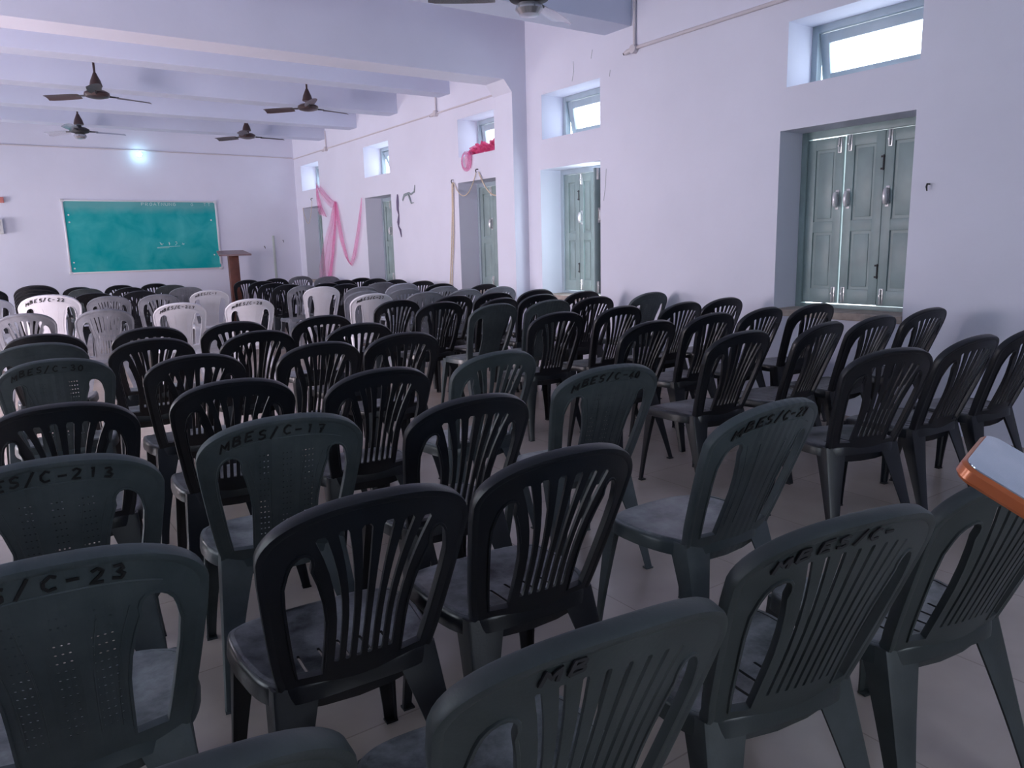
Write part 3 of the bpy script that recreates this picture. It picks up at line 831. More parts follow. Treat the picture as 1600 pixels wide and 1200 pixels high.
CHAIRS = [
    (0, -0.017, 13.581, -4.6, 'S', 'k', ''),
    (1, -0.008, 10.812, -4.6, 'F', 'l', ''),
    (2, 0.480, 8.726, -4.9, 'F', 'w', 'MBES/C-22'),
    (3, 1.124, 13.327, -4.7, 'S', 'k', ''),
    (4, 1.147, 12.631, -4.6, 'F', 'd', ''),
    (5, 1.085, 11.007, -4.5, 'F', 'k', ''),
    (6, 1.124, 9.982, -4.3, 'N', 'g', ''),
    (7, 0.808, 7.626, -4.4, 'N', 'g', ''),
    (8, 0.231, 7.695, -4.6, 'S', 'g', ''),
    (9, 0.275, 5.588, -8.9, 'S', 'k', ''),
    (10, 0.176, 5.039, -0.1, 'F', 'd', ''),
    (11, 0.225, 4.240, -4.6, 'F', 'd', 'MBES/C-30'),
    (12, 1.697, 13.421, -4.8, 'S', 'k', ''),
    (13, 1.673, 12.290, -4.9, 'S', 'k', ''),
    (14, 1.606, 10.954, -4.6, 'S', 'k', ''),
    (15, 2.198, 13.422, -5.2, 'S', 'k', ''),
    (16, 2.271, 12.493, -5.3, 'F', 'd', ''),
    (17, 2.264, 11.427, -5.0, 'F', 'g', ''),
    (18, 1.616, 9.776, -4.6, 'S', 'g', ''),
    (19, 1.482, 7.894, -6.0, 'F', 'w', 'MBES/C-217'),
    (20, 2.274, 10.161, -5.5, 'F', 'w', 'MBES/C-7'),
    (21, 2.117, 7.840, -5.9, 'F', 'w', 'MBES/C-28'),
    (22, 0.818, 5.513, -3.4, 'S', 'k', ''),
    (23, 0.706, 4.788, -2.2, 'S', 'k', ''),
    (24, 0.749, 3.911, -3.5, 'S', 'k', ''),
    (25, 0.720, 3.090, -6.3, 'S', 'k', ''),
    (26, 1.315, 5.432, -0.9, 'S', 'k', ''),
    (27, 1.246, 4.724, 2.1, 'S', 'k', ''),
    (28, 1.915, 5.398, -2.1, 'S', 'k', ''),
    (29, 1.874, 4.665, -1.2, 'S', 'k', ''),
    (30, 1.321, 3.912, 0.8, 'S', 'k', ''),
    (31, 1.840, 3.974, -3.6, 'S', 'k', ''),
    (32, 1.209, 2.939, -1.6, 'S', 'k', ''),
    (33, 0.670, 2.370, -6.9, 'F', 'd', 'MBES/C-17'),
    (34, 1.202, 2.247, -2.5, 'S', 'k', ''),
    (35, 0.159, 3.020, -4.6, 'S', 'k', ''),
    (36, 0.089, 2.292, -4.6, 'F', 'd', 'MBES/C-213'),
    (37, 0.044, 1.634, -4.6, 'F', 'd', 'MBES/C-23'),
    (38, 0.570, 1.600, -2.9, 'S', 'k', ''),
    (39, 1.050, 1.600, -4.0, 'S', 'k', ''),
    (40, 1.932, 2.382, -8.4, 'F', 'd', 'MBES/C-40'),
    (41, 1.800, 1.600, -1.1, 'F', 'd', 'MBES/C-27'),
    (42, 1.220, 0.970, -11.5, 'N', 'e', 'MBES/C-'),
    (43, 1.730, 0.900, -11.5, 'N', 'e', ''),
    (44, 0.620, 0.960, -6.9, 'N', 'e', 'MB'),
    (45, 0.068, 1.010, -4.1, 'S', 'e', ''),
    (46, 3.110, 1.890, -18.9, 'S', 'k', ''),
    (47, 3.652, 1.871, -4.7, 'S', 'k', ''),
    (48, 4.150, 1.829, -5.4, 'S', 'k', ''),
    (49, 4.837, 2.665, -4.2, 'S', 'k', ''),
    (50, 4.198, 2.647, -2.8, 'S', 'k', ''),
    (51, 3.680, 2.664, 2.8, 'S', 'k', ''),
    (52, 4.736, 3.383, -5.5, 'S', 'k', ''),
    (53, 4.241, 3.456, -0.2, 'S', 'k', ''),
    (54, 3.108, 2.720, -4.0, 'S', 'k', ''),
    (55, 3.743, 3.464, -2.1, 'S', 'k', ''),
    (56, 4.803, 4.229, -4.6, 'S', 'k', ''),
    (57, 4.276, 4.201, -0.7, 'S', 'k', ''),
    (58, 4.935, 5.198, -0.0, 'F', 'd', ''),
    (59, 3.143, 3.414, 0.1, 'S', 'k', ''),
    (60, 3.745, 4.310, -1.3, 'S', 'k', ''),
    (61, 3.179, 4.284, -6.7, 'S', 'k', ''),
    (62, 4.296, 5.210, -3.8, 'S', 'k', ''),
    (63, 4.711, 5.869, -1.4, 'S', 'k', ''),
    (64, 3.799, 5.227, -0.4, 'F', 'd', ''),
    (65, 4.202, 5.865, -4.5, 'S', 'k', ''),
    (66, 4.637, 6.498, -4.1, 'S', 'k', ''),
    (67, 3.267, 5.267, 2.5, 'F', 'd', ''),
    (68, 3.639, 5.778, 6.0, 'S', 'k', ''),
    (69, 4.111, 6.486, -4.8, 'S', 'k', ''),
    (70, 4.736, 7.333, -3.9, 'S', 'g', ''),
    (71, 4.911, 7.952, -0.8, 'S', 'k', ''),
    (72, 3.108, 5.822, -2.3, 'S', 'k', ''),
    (73, 3.601, 6.458, -0.9, 'S', 'k', ''),
    (74, 4.232, 7.265, -2.2, 'S', 'g', ''),
    (75, 4.407, 8.041, -3.0, 'S', 'g', ''),
    (76, 4.725, 8.659, -4.6, 'S', 'k', ''),
    (77, 3.731, 7.239, -2.7, 'N', 'g', ''),
    (78, 4.943, 9.615, -0.1, 'S', 'k', ''),
    (79, 2.992, 6.386, -2.4, 'S', 'k', ''),
    (80, 3.908, 8.026, -4.0, 'S', 'g', ''),
    (81, 4.475, 9.220, -3.8, 'F', 'l', ''),
    (82, 4.456, 9.829, -4.7, 'F', 'g', ''),
    (83, 3.248, 7.483, -3.4, 'F', 'w', 'MBES/C-27'),
    (84, 3.409, 8.030, -4.6, 'S', 'g', ''),
    (85, 3.775, 8.945, -4.3, 'S', 'g', ''),
    (86, 4.931, 10.430, 0.4, 'S', 'k', ''),
    (87, 4.936, 11.125, -0.0, 'S', 'k', ''),
    (88, 4.939, 11.684, -0.0, 'S', 'k', ''),
    (89, 4.438, 11.208, 1.0, 'S', 'k', ''),
    (90, 4.918, 13.035, -3.7, 'F', 'g', ''),
    (91, 4.691, 13.747, -5.2, 'S', 'g', ''),
    (92, 4.064, 13.196, -4.9, 'S', 'k', ''),
    (93, 3.557, 13.118, -4.0, 'S', 'k', ''),
    (94, 3.563, 12.283, -4.1, 'S', 'k', ''),
    (95, 3.440, 11.356, -4.0, 'S', 'k', ''),
    (96, 3.427, 10.641, -4.2, 'S', 'k', ''),
    (97, 3.433, 10.066, -2.1, 'S', 'g', ''),
    (98, 3.487, 9.501, -6.2, 'F', 'w', ''),
    (99, 3.917, 10.489, -4.2, 'S', 'k', ''),
    (100, 3.950, 9.927, -2.5, 'S', 'k', ''),
    (101, 1.789, 3.002, -0.3, 'S', 'd', ''),
]
PHONE = [(0.4359, 0.1897, 1.2037), (0.5083, 0.2073, 1.2061), (0.4440, 0.1594, 1.1872)]

ORD = ['nearest', 'second', 'third', 'fourth', 'fifth', 'sixth', 'seventh', 'eighth', 'ninth', 'tenth', 'eleventh', 'twelfth', 'thirteenth', 'fourteenth']
LEFT_ROWS = [1.2, 2.0, 2.8, 3.6, 4.6, 5.3, 6.5, 8.5, 9.6, 10.8, 12.3, 13.3, 15]
RIGHT_ROWS = [2.3, 3.1, 3.9, 4.9, 5.6, 6.3, 7.0, 7.8, 8.35, 9.5, 10.4, 11.5, 12.5, 15]
rows = {}
for c in CHAIRS:
    side = 'L' if c[1] < 2.6 else 'R'
    lim = LEFT_ROWS if side == 'L' else RIGHT_ROWS
    rows.setdefault((side, next(i for i, v in enumerate(lim) if c[2] < v)), []).append(c)
LOOK = {'S': 'slatted', 'N': 'finely slatted', 'F': 'panel-backed'}
for (side, ri), cs in sorted(rows.items()):
    cs.sort(key=lambda c: -c[1])
    for k, (i, x, y, a, st, fi, tx) in enumerate(cs):
        look = {'k': 'black', 'd': 'charcoal', 'e': 'charcoal', 'g': 'grey', 'l': 'pale grey', 'w': 'off-white'}[fi]
        what = '%s %s chair' % (look, LOOK[st])
        if len(tx) > 7: what += ' marked ' + tx
        pos = ('first', *ORD[1:])[k]
        lab = '%s, %s from the %s, %s row of %s block' % (what, pos, 'aisle' if side == 'L' else 'right wall', ORD[ri], 'left' if side == 'L' else 'right')
        z = 0
        if i == 2:
            lab = 'large off-white chair marked MBES/C-22, below the left end of the green board'
        r_ = chair(st, fi, x, y, z, math.radians(a), lab, 'plastic chairs in rows, %s block' % ('left' if side == 'L' else 'right'), tx, faint=(tx in ('MBES/C-217', 'MBES/C-', 'MB')))
        if i == 2: r_.scale = (1.115,) * 3
for k in range(5):
    chair('S', 'k', .44, 10.35 + .006 * k, k * .036, math.radians(-2), '%s black chair of the dark stack behind the off-white chair MBES/C-22' % ('lowest', 'second lowest', 'middle', 'second highest', 'topmost')[k], 'black chairs in the dark stack')
for k in range(2):
    i2 = next(c for c in CHAIRS if c[0] == 0)
    chair('S', 'k', i2[1], i2[2] - .75 , .036 * k, math.radians(-2), '%s black chair of the pair at the left edge near front wall' % ('lower', 'upper')[k], 'black chairs at the left edge')

# ------------------------------------------------------------------ green board on the front wall
bx0, bx1, bz0, bz1, by = 1.175, 3.64, 1.055, 2.27, FY
t = empty('green_board', ((bx0 + bx1) / 2, by, (bz0 + bz1) / 2), 0, 'long green chalkboard with pale frame, hung on the front wall', 'chalkboard')
hw, hh = (bx1 - bx0) / 2, (bz1 - bz0) / 2
bm = bmesh.new(); box(bm, (-hw, -.022, -hh), (hw, -.004, hh)); obj('writing_surface', bm, M['board'], t)
bm = bmesh.new()
for lo, hi in (((-hw - .012, -.03, hh - .012), (hw, -.002, hh + .012)), ((-hw - .012, -.03, -hh - .012), (hw, -.002, -hh + .014)), ((-hw - .014, -.032, -hh), (-hw + .012, -.002, hh)), ((hw - .012, -.032, -hh + .08), (hw + .022, -.002, hh - .02))):
    bevel_box(bm, lo, hi, .003)
bm2 = bm; obj('board_frame', bm2, M['alu'], t)
for cx, cz in ((-hw, hh), (hw, hh), (-hw, -hh), (hw, -hh)):
    bm = bmesh.new(); bevel_box(bm, (cx - .03, -.036, cz - .022), (cx + .03, -.002, cz + .022), .004)
    lathe(bm, [(.012, 0), (.012, .006), (0, .008)], (0, 0, 0), 10); obj('corner_clip', bm, M['alu'], t)
bm = bmesh.new()
for cx, cz in ((-hw + .07, hh - .24), (-hw + .07, hh - .36), (hw - .1, hh - .33), (hw - .1, -hh + .25), (-hw + .06, -hh + .18), (-hw + .06, -hh + .08)):
    tube(bm, [(cx, -.028, cz), (cx, -.020, cz)], .014, 8)
obj('screws', bm, M['white_plastic'], t)
def chalk_text(bm, text, x0, z0, w, h, gap, y, r=.004):
    for i, ch in enumerate(text):
        for st in GL.get(ch, []):
            tube(bm, [(x0 + i * (w + gap) + a * w, y, z0 + b * h) for a, b in st], r, 4)
bm = bmesh.new()
chalk_text(bm, 'PROATNUNG', -.02, hh - .075, .045, .05, .02, -.0225)
chalk_text(bm, 'G  TT', .80, hh - .075, .045, .05, .03, -.0225, .003)
rnd = random.Random(3)
for k in range(4):
    x = .22 + k * .12
    tube(bm, [(x + rnd.uniform(-.01, .05), -.0225, -.17 + rnd.uniform(0, .07)) for _ in range(6)], .004, 4)
tube(bm, [(.16, -.0225, -.20), (.55, -.0225, -.185)], .003, 4)
tube(bm, [(.16, -.0225, -.215), (.36, -.0225, -.21)], .003, 4)
obj('chalk_writing', bm, M['chalk'], t, smooth=0)

# ------------------------------------------------------------------ lectern
lx, ly = 3.69, 14.15
t = empty('lectern', (lx, ly, 0), 0, 'reddish wooden lectern with wide sloping top near the front wall', 'lectern')
bm = bmesh.new()
vs = [(-.285, -.17, 1.275), (.285, -.17, 1.275), (.235, .17, 1.345), (-.235, .17, 1.345)]
a = [bm.verts.new(v) for v in vs]; b = [bm.verts.new((v[0], v[1], v[2] + .03)) for v in vs]
bm.faces.new(a[::-1]); bm.faces.new(b)
for i in range(4): bm.faces.new((a[i], a[(i + 1) % 4], b[(i + 1) % 4], b[i]))
bmesh.ops.recalc_face_normals(bm, faces=bm.faces); obj('top', bm, M['wood_top'], t)
bm = bmesh.new(); bevel_box(bm, (-.085, -.06, .05), (.085, .06, 1.30), .004); obj('post', bm, M['wood'], t)
bm = bmesh.new(); bevel_box(bm, (-.25, -.2, 0), (.25, .2, .05), .006); obj('base', bm, M['wood'], t)

# ------------------------------------------------------------------ ceiling fans
def fan(loc, spin, label, silver=False, zc=CZ):
    x, y, z = loc
    t = empty('ceiling_fan', (x, y, z), spin, label, 'ceiling fan', 'ceiling fans')
    rodtop = zc - z
    bm = bmesh.new(); tube(bm, [(0, 0, .10), (0, 0, rodtop)], .012, 10); obj('down_rod', bm, M['fan'], t)
    bm = bmesh.new(); lathe(bm, [(.0, rodtop), (.05, rodtop), (.045, rodtop - .05), (.014, rodtop - .09), (0, rodtop - .09)], n=20); obj('ceiling_canopy', bm, M['fan'], t)
    bm = bmesh.new(); lathe(bm, [(.0, .225), (.016, .225), (.03, .19), (.052, .14), (.066, .085), (.060, .075), (0, .085)], n=24); obj('motor_canopy', bm, M['fan'], t)
    bm = bmesh.new(); lathe(bm, [(0, .075), (.03, .07), (.035, .045), (.09, .036), (.125, .015), (.13, -.005), (.115, -.03), (.06, -.045), (0, -.048)], n=32)
    obj('motor', bm, M['fan'] if not silver else M['dark_metal'], t)
    if silver:
        bm = bmesh.new(); lathe(bm, [(0, -.044), (.05, -.046), (.075, -.055), (.085, -.085), (.06, -.115), (0, -.122)], n=24); obj('bottom_cover', bm, M['fan_silver'], t)
    for k in range(3):
        an = 2 * PI * k / 3; c, s = math.cos(an), math.sin(an)
        bm = bmesh.new()
        rr = [.20, .26, .34, .45, .56, .60]; ww = [.045, .062, .068, .072, .070, .05]
        top = []; bot = []
        for r, w in zip(rr, ww):
            rowt = []; rowb = []
            for u in (-1, -.5, 0, .5, 1):
                px, py = r, u * w; pz = -.004 + .016 * u - .010 * u * u - .006 * (r - .2)
                rowt.append(bm.verts.new((c * px - s * py, s * px + c * py, pz + .0015))); rowb.append(bm.verts.new((c * px - s * py, s * px + c * py, pz - .0015)))
            top.append(rowt); bot.append(rowb)
        for i in range(len(rr) - 1):
            for j in range(4):
                bm.faces.new((top[i][j], top[i + 1][j], top[i + 1][j + 1], top[i][j + 1])); bm.faces.new((bot[i][j], bot[i][j + 1], bot[i + 1][j + 1], bot[i + 1][j]))
            bm.faces.new((top[i][0], bot[i][0], bot[i + 1][0], top[i + 1][0])); bm.faces.new((top[i][4], top[i + 1][4], bot[i + 1][4], bot[i][4]))
        for q in (0, -1):
            for j in range(4): bm.faces.new((top[q][j], top[q][j + 1], bot[q][j + 1], bot[q][j]))
        bmesh.ops.recalc_face_normals(bm, faces=bm.faces)
        bl = obj('blade', bm, M['fan_silver'] if silver else M['fan_blade'], t)
        bm = bmesh.new()
        tube(bm, [(c * .10, s * .10, -.006), (c * .16, s * .16, -.008), (c * .24, s * .24, -.006)], [.014, .010, .008], 8)
        obj('blade_bracket', bm, M['dark_metal'], bl)
    return t
fan((1.24, 9.72, 3.09), .35, 'brown ceiling fan on the left, hanging in front of another fan')
fan((3.64, 9.72, 3.14), .25, 'brown ceiling fan hanging in the middle, nearer than its right-hand neighbour')
fan((1.33, 12.6, 3.10), .15, 'farther left ceiling fan with a silver bottom cover, left of the bulb', silver=True)
fan((3.68, 12.6, 3.16), .1, 'smallest far brown ceiling fan, right of the lit bulb')
fan((2.86, 3.86, 2.80), .55, 'nearest ceiling fan with shiny blades, cut by the top edge', silver=True)

# ------------------------------------------------------------------ lit bulb on the front wall
t = empty('wall_bulb', (2.44, FY, 3.06), 0, 'glowing bluish-white bulb high on the front wall', 'light bulb')
bm = bmesh.new(); lathe(bm, [(0, 0), (.05, 0), (.05, .02), (.03, .035), (.022, .07), (0, .07)], n=20)
bmesh.ops.rotate(bm, verts=bm.verts, matrix=Matrix.Rotation(PI / 2, 3, 'X')); obj('holder', bm, M['white_plastic'], t)
bm = bmesh.new(); bmesh.ops.create_uvsphere(bm, u_segments=20, v_segments=12, radius=.034)
for v in bm.verts:
    v.co.y -= .10
obj('bulb_glass', bm, M['bulb'], t)

# ------------------------------------------------------------------ conduits and wires
def conduit(name, pts, r, label, parts=()):
    bm = bmesh.new(); tube(bm, pts, r, 10); o = obj(name, bm, M['pvc']); tag(o, label, 'conduit pipe')
    return o
conduit('wall_conduit', [(LX, FY - .012, 3.13), (2.2, FY - .012, 3.135), (WX - .03, FY - .012, 3.12)], .011, 'thin conduit running across the front wall above the green board')
conduit('wall_conduit', [(WX - .013, FY - .03, 3.10), (WX - .013, 7.50, 3.09)], .011, 'thin conduit along the right wall beyond the pillar')
conduit('wall_conduit', [(WX - .016, 7.09, 3.10), (WX - .016, 5.44, 3.10)], .012, 'short conduit on the right wall between pillar and nearest beam') if False else None
conduit('wall_conduit', [(WX - .018, 5.36, 3.10), (WX - .018, BY, 3.10)], .016, 'pale conduit sloping to the top edge above the near window')
for y, zt, lab in ((5.37, CZ, 'by the nearest ceiling beam'), (9.13, 3.4, 'under the beam beyond the pillar'), (13.10, 3.4, 'in the far corner of the right wall')):
    t = empty('hanging_conduit', (WX - .02, y, 3.09), 0, 'vertical conduit with round junction box, %s' % lab, 'conduit pipe')
    bm = bmesh.new(); tube(bm, [(0, 0, .02), (0, 0, zt - 3.09 if zt < CZ else CZ - 3.09)], .013 if y < 6 else .010, 8); obj('pipe', bm, M['pvc'], t)
    bm = bmesh.new()
    lathe(bm, [(0, -.035), (.036, -.035), (.038, .03), (0, .034)], n=20)
    bmesh.ops.rotate(bm, verts=bm.verts, matrix=Matrix.Rotation(-PI / 2, 3, 'Y'))
    obj('junction_box', bm, M['pvc'], t)
    bm = bmesh.new(); tube(bm, [(-.01, .02, 0), (-.02, .07, -.012), (-.025, .10, -.02)], [.020, .024, .018], 10); obj('elbow', bm, M['pvc'], t)
    bm = bmesh.new(); tube(bm, [(-.026, .098, -.02), (-.029, .112, -.023)], .012, 10); obj('open_end', bm, M['dark_metal'], t)

# switch board with its box at the left of the front wall
t = empty('switch_board', (.17, FY, 1.84), 0, 'white electric switch board at the left edge of the front wall', 'switch board')
bm = bmesh.new(); bevel_box(bm, (-.18, -.09, -.115), (.13, -.002, .115), .006); obj('box', bm, M['white_plastic'], t)
for sx_, sz_ in ((-.12, .04), (-.05, .04), (.02, .04), (.08, .045), (.06, -.05)):
    bm = bmesh.new(); bevel_box(bm, (sx_ - .018, -.098, sz_ - .025), (sx_ + .018, -.088, sz_ + .025), .003); obj('switch', bm, M['alu'], t)
bm = bmesh.new(); bevel_box(bm, (-.03, -.045, -.04), (.03, -.002, .05), .006)
o = obj('indicator_lamp', bm, M['red_item'], loc=(.335, FY, 2.26)); tag(o, 'small red fitting high above the switch board on the front wall', 'wall fitting')
bm = bmesh.new(); bevel_box(bm, (-.022, -.018, -.42), (.022, -.002, .40), .003)
o = obj('casing_strip', bm, M['casing'], loc=(4.675, FY, 1.24)); tag(o, 'pale greenish vertical casing strip low on the front wall right of the lectern', 'cable casing')
def nail(x, y, z, d, lab, curl=True):
    bm = bmesh.new(); tube(bm, [(0, 0, 0), Vector(d) * .03, Vector(d) * .038 + Vector((0, 0, -.018)), Vector(d) * .034 + Vector((.006, 0, -.045))], [.006, .006, .007, .004], 6)
    o = obj('wall_hook', bm, M['dark_metal'], loc=(x, y, z)); tag(o, lab, 'hook', 'hooks and nails in the walls')
nail(4.49, FY, 1.44, (0, -1, 0), 'dark hook on the front wall, between lectern and casing strip')
nail(4.86, FY, 1.55, (0, -1, 0), 'dark hook on the front wall near the right corner')
nail(WX, 2.60, 1.66, (-1, 0, 0), 'small dark nail right of the nearest window')
nail(WX, 8.77, 2.20, (-1, 0, 0), 'hook at the upper left corner of the window with cream ropes')
nail(WX, 8.16, 2.28, (-1, 0, 0), 'hook above the window with cream ropes')
nail(WX, 13.98, 2.30, (-1, 0, 0), 'hook above the farthest window')

# cream ropes round the third window
XR = WX - .02
def swag(p, q, dip, n=14):
    p, q = Vector(p), Vector(q)
    return [p.lerp(q, k / n) + Vector((0, 0, -dip * 4 * (k / n) * (1 - k / n))) for k in range(n + 1)]
def rope(paths, r, label, m=None):
    bm = bmesh.new()
    for p in paths: tube(bm, p, r, 6)
    o = obj('hanging_rope', bm, m or M['rope']); tag(o, label, 'rope')
rope([[(XR, 8.78, 2.17), (XR, 8.80, 1.8), (XR, 8.86, 1.3), (XR, 8.95, .75), (XR - .01, 8.97, .4)], [(XR, 8.76, 2.17), (XR, 8.79, 1.5), (XR, 8.88, .9), (XR, 8.90, .42)]], .008, 'cream rope hanging straight down left of the third window')
rope([swag((XR, 8.74, 2.16), (XR, 8.18, 2.24), .22)], .006, 'cream rope swag across the left part of the third window')
rope([swag((XR, 8.12, 2.24), (XR, 7.50, 2.05), .20)], .009, 'cream rope swag across the right part of the third window')
rope([swag((XR, 14.5, 2.15), (XR, 13.98, 2.25), .35)], .005, 'thin pale cord swag over the farthest window')

# old ribbons and marks on the wall between windows
def ribbon(pts, ws, m, label):
    bm = bmesh.new(); A = []
    for i, (p, w) in enumerate(zip(pts, ws)):
        p = Vector(p); q0 = Vector(pts[max(0, i - 1)]); q1 = Vector(pts[min(len(pts) - 1, i + 1)])
        t = (q1 - q0).normalized(); s = Vector((0, -t.z, t.y)) * w
        A.append([bm.verts.new(v) for v in (p + s, p - s, p - s + Vector((.004, 0, 0)), p + s + Vector((.004, 0, 0)))])
    for P, Q in zip(A, A[1:]):
        for k in range(4): bm.faces.new((P[k], P[(k + 1) % 4], Q[(k + 1) % 4], Q[k]))
    bm.faces.new(A[0]); bm.faces.new(A[-1][::-1]); bmesh.ops.recalc_face_normals(bm, faces=bm.faces)
    o = obj('faded_ribbon', bm, m); tag(o, label, 'ribbon')
XW = WX - .012
ribbon([(XW, 10.42, 2.13), (XW, 10.43, 2.02), (XW, 10.44, 1.91), (XW, 10.41, 1.83), (XW, 10.44, 1.72), (XW, 10.44, 1.66), (XW, 10.38, 1.60), (XW, 10.36, 1.50)], (.012, .035, .028, .008, .034, .010, .026, .006), M['ribbon_dark'], 'dark faded ribbon hanging right of the fourth window')
ribbon([(XW, 10.26, 2.03), (XW, 10.20, 2.10), (XW, 10.05, 2.12), (XW, 9.98, 2.10), (XW, 9.88, 2.13), (XW, 9.85, 2.22)], (.016, .022, .018, .012, .014, .006), M['ribbon_green'], 'grey-green ribbon scrap stuck high on the wall between windows')
ribbon([(XW - .005, 10.08, 2.12), (XW - .005, 10.02, 2.04), (XW - .005, 9.98, 1.97), (XW - .005, 9.9, 1.98)], (.010, .016, .008, .004), M['ribbon_green'], 'short lower tail of the grey-green ribbon scrap')
def crack(pts, lab):
    bm = bmesh.new(); tube(bm, [(WX - .001, y, z) for y, z in pts], .0022, 5); o = obj('plaster_scratch', bm, M['ribbon_green']); tag(o, lab, 'scratch', 'scratches on the right wall')
crack([(6.28, 3.17), (6.27, 3.08), (6.30, 2.98)], 'dark scratch in the plaster under the nearest beam, leftmost')
crack([(5.98, 3.22), (6.0, 3.14)], 'short scratch in the plaster close under the nearest beam')
crack([(5.72, 2.98), (5.73, 2.92)], 'dark speck in the plaster left of the junction box')
crack([(5.78, 2.06), (5.79, 1.9), (5.82, 1.75)], 'thin crack down the wall right of the second window')

# ------------------------------------------------------------------ pink net drapes
def net(paths, m, name, label):
    """each path: list of (centre, half width vector); crumpled strips"""
    bm = bmesh.new(); rn = random.Random(5)
    for path in paths:
        n = 14; R = []
        fine = []
        for (c0, w0), (c1, w1) in zip(path, path[1:]):
            for k in range(6):
                fine.append((Vector(c0).lerp(Vector(c1), k / 6), Vector(w0).lerp(Vector(w1), k / 6)))
        fine.append((Vector(path[-1][0]), Vector(path[-1][1])))
        ph = rn.uniform(0, 6)
        for i, (c, w) in enumerate(fine):
            row = []
            for k in range(n + 1):
                u = 2 * k / n - 1
                p = c + w * u; amp = min(.03, .35 * w.length)
                p = p + Vector((-abs(math.sin(u * 9 + ph + i * .05)) * amp, 0, 0)); p.x = min(p.x, WX - .006)
                row.append(bm.verts.new(p))
            R.append(row)
        for A, B in zip(R, R[1:]):
            for k in range(n): bm.faces.new((A[k], A[k + 1], B[k + 1], B[k]))
    o = obj(name, bm, m, smooth=60); 
    return o
XN = WX - .02
o = net([[((XN, 13.66, 2.52), (0, .03, .04)), ((XN, 13.35, 2.34), (0, .05, .12)), ((XN, 13.0, 2.16), (0, .03, .10)), ((XN, 12.80, 2.13), (0, .02, .03))],
         [((XN - .02, 13.62, 2.50), (0, .01, .03)), ((XN - .02, 13.50, 2.15), (0, .12, .06)), ((XN - .02, 13.35, 1.95), (0, .2, .04))],
         [((XN - .01, 12.80, 2.16), (0, .04, .01)), ((XN - .01, 12.95, 1.8), (0, .14, .02)), ((XN - .02, 13.2, 1.4), (0, .24, .03)), ((XN - .02, 13.42, 1.0), (0, .30, .03)), ((XN - .02, 13.45, .62), (0, .32, .02))],
         [((XN - .01, 12.78, 2.16), (0, .03, .01)), ((XN - .01, 12.88, 1.7), (0, .05, .0)), ((XN - .01, 13.08, 1.2), (0, .06, .0)), ((XN - .02, 13.30, .8), (0, .07, .0))],
         [((XN - .01, 12.78, 2.17), (0, .04, .01)), ((XN - .01, 12.70, 1.9), (0, .07, .0)), ((XN - .01, 12.58, 1.5), (0, .09, .02)), ((XN - .01, 12.42, 1.2), (0, .09, .05)), ((XN - .01, 12.28, 1.08), (0, .06, .03))],
         [((XN - .01, 12.26, 1.07), (0, .05, .02)), ((XN - .01, 12.08, 1.25), (0, .06, .04)), ((XN - .01, 11.86, 1.65), (0, .06, .01)), ((XN - .01, 11.72, 2.0), (0, .035, .0)), ((XN - .01, 11.67, 2.16), (0, .02, .0))]],
        M['net'], 'net_drape', None)
tag(o, 'pink net drape hung in a zigzag between the two farthest windows', 'drape')
# bunched net lying in the third ventilator with a loop hanging over its sill
bm = bmesh.new(); rn = random.Random(11)
for s in range(9):
    pts = []
    for k in range(13):
        t_ = k / 12; y = 7.78 + t_ * .62 + rn.uniform(-.02, .02)
        pts.append((WX + .03 + rn.uniform(0, .10), y, 2.49 + abs(rn.gauss(0, .045)) + .03 * (1 - t_)))
    tube(bm, pts, [.012 + rn.uniform(0, .02) for _ in pts], 6)
o1 = net([[((WX + .12, 7.9, 2.52), (.0, .1, .02)), ((WX + .2, 8.1, 2.62), (0, .15, .05)), ((WX + .26, 8.2, 2.75), (0, .04, .02))]], M['net'], 'tmp_net', None) if False else None
top = empty('bunched_net', (0, 0, 0), 0, 'bunched pink net lying in the ventilator above the roped window', 'drape')
obj('net_roll', bm, M['net_dense'], top)
bm = bmesh.new()
for s in range(3):
    pts = []
    for k in range(19):
        an = PI * (.05 + k / 18 * 1.9) + PI / 2
        pts.append((WX - .02 - .01 * s, 8.40 + (.115 - .02 * s) * math.cos(an), 2.40 + (.12 - .015 * s) * math.sin(an)))
    tube(bm, pts, .009, 6)
tube(bm, [(WX - .02, 8.36, 2.50), (WX - .03, 8.38, 2.40), (WX - .02, 8.37, 2.30)], [.03, .025, .012], 8)
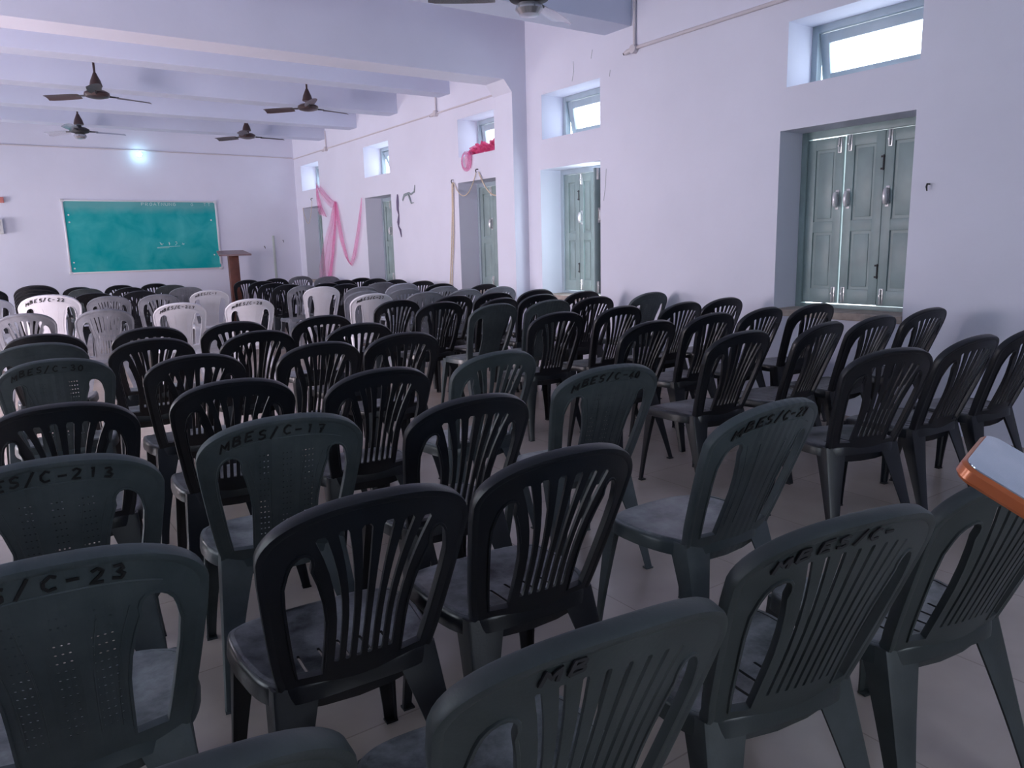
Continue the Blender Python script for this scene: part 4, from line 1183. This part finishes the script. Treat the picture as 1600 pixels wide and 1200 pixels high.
tube(bm, [(WX - .02, 8.30, 2.50), (WX - .03, 8.29, 2.42), (WX - .02, 8.31, 2.31)], [.03, .018, .008], 8)
obj('net_loop', bm, M['net'], top)

# ------------------------------------------------------------------ smartphone at the right edge, tilted towards the camera
P0, P1, P2 = PHONE
P0, P1, P2 = Vector(P0), Vector(P1), Vector(P2)
ex = (P2 - P0).normalized(); ey = (P1 - P0); ey = (ey - ex * ey.dot(ex)).normalized(); ez = ex.cross(ey)
if ez.z < 0: ez = -ez
LPH, WPH, TPH = .155, .074, .0095
t = empty('smartphone', (0, 0, 0), 0, 'smartphone with an orange edge poking in at the right edge', 'smartphone')
Rm = Matrix((ex, ey, ez)).transposed().to_4x4(); Rm.translation = P0
t.matrix_world = Rm
def rrect(l, w, r, n=6, ins=0):
    P = []
    for cx, cy, a0 in ((l - r, w - r, 0), (r, w - r, 90), (r, r, 180), (l - r, r, 270)):
        for k in range(n + 1):
            a = math.radians(a0 + 90 * k / n); P.append((cx + (r - ins) * math.cos(a), cy + (r - ins) * math.sin(a)))
    return P
bm = bmesh.new(); rings = []
for z, ins in ((-TPH, .002), (-TPH + .002, 0), (-.002, 0), (0, .0015)):
    rings.append([bm.verts.new((x, y, z)) for x, y in rrect(LPH, WPH, .011, ins=ins)])
for A, B in zip(rings, rings[1:]):
    for k in range(len(A)): bm.faces.new((A[k], A[(k + 1) % len(A)], B[(k + 1) % len(A)], B[k]))
bm.faces.new(rings[0][::-1]); bm.faces.new(rings[-1]); bmesh.ops.recalc_face_normals(bm, faces=bm.faces)
obj('body', bm, M['orange'], t, smooth=30)
bm = bmesh.new(); vs = [bm.verts.new((x, y, .0008)) for x, y in rrect(LPH, WPH, .011, ins=.0022)]; vb = [bm.verts.new((x, y, -.0004)) for x, y in rrect(LPH, WPH, .011, ins=.0022)]
bm.faces.new(vs); bm.faces.new(vb[::-1])
for k in range(len(vs)): bm.faces.new((vs[k], vb[k], vb[(k + 1) % len(vs)], vs[(k + 1) % len(vs)]))
bmesh.ops.recalc_face_normals(bm, faces=bm.faces)
obj('screen', bm, M['phone_glass'], t)
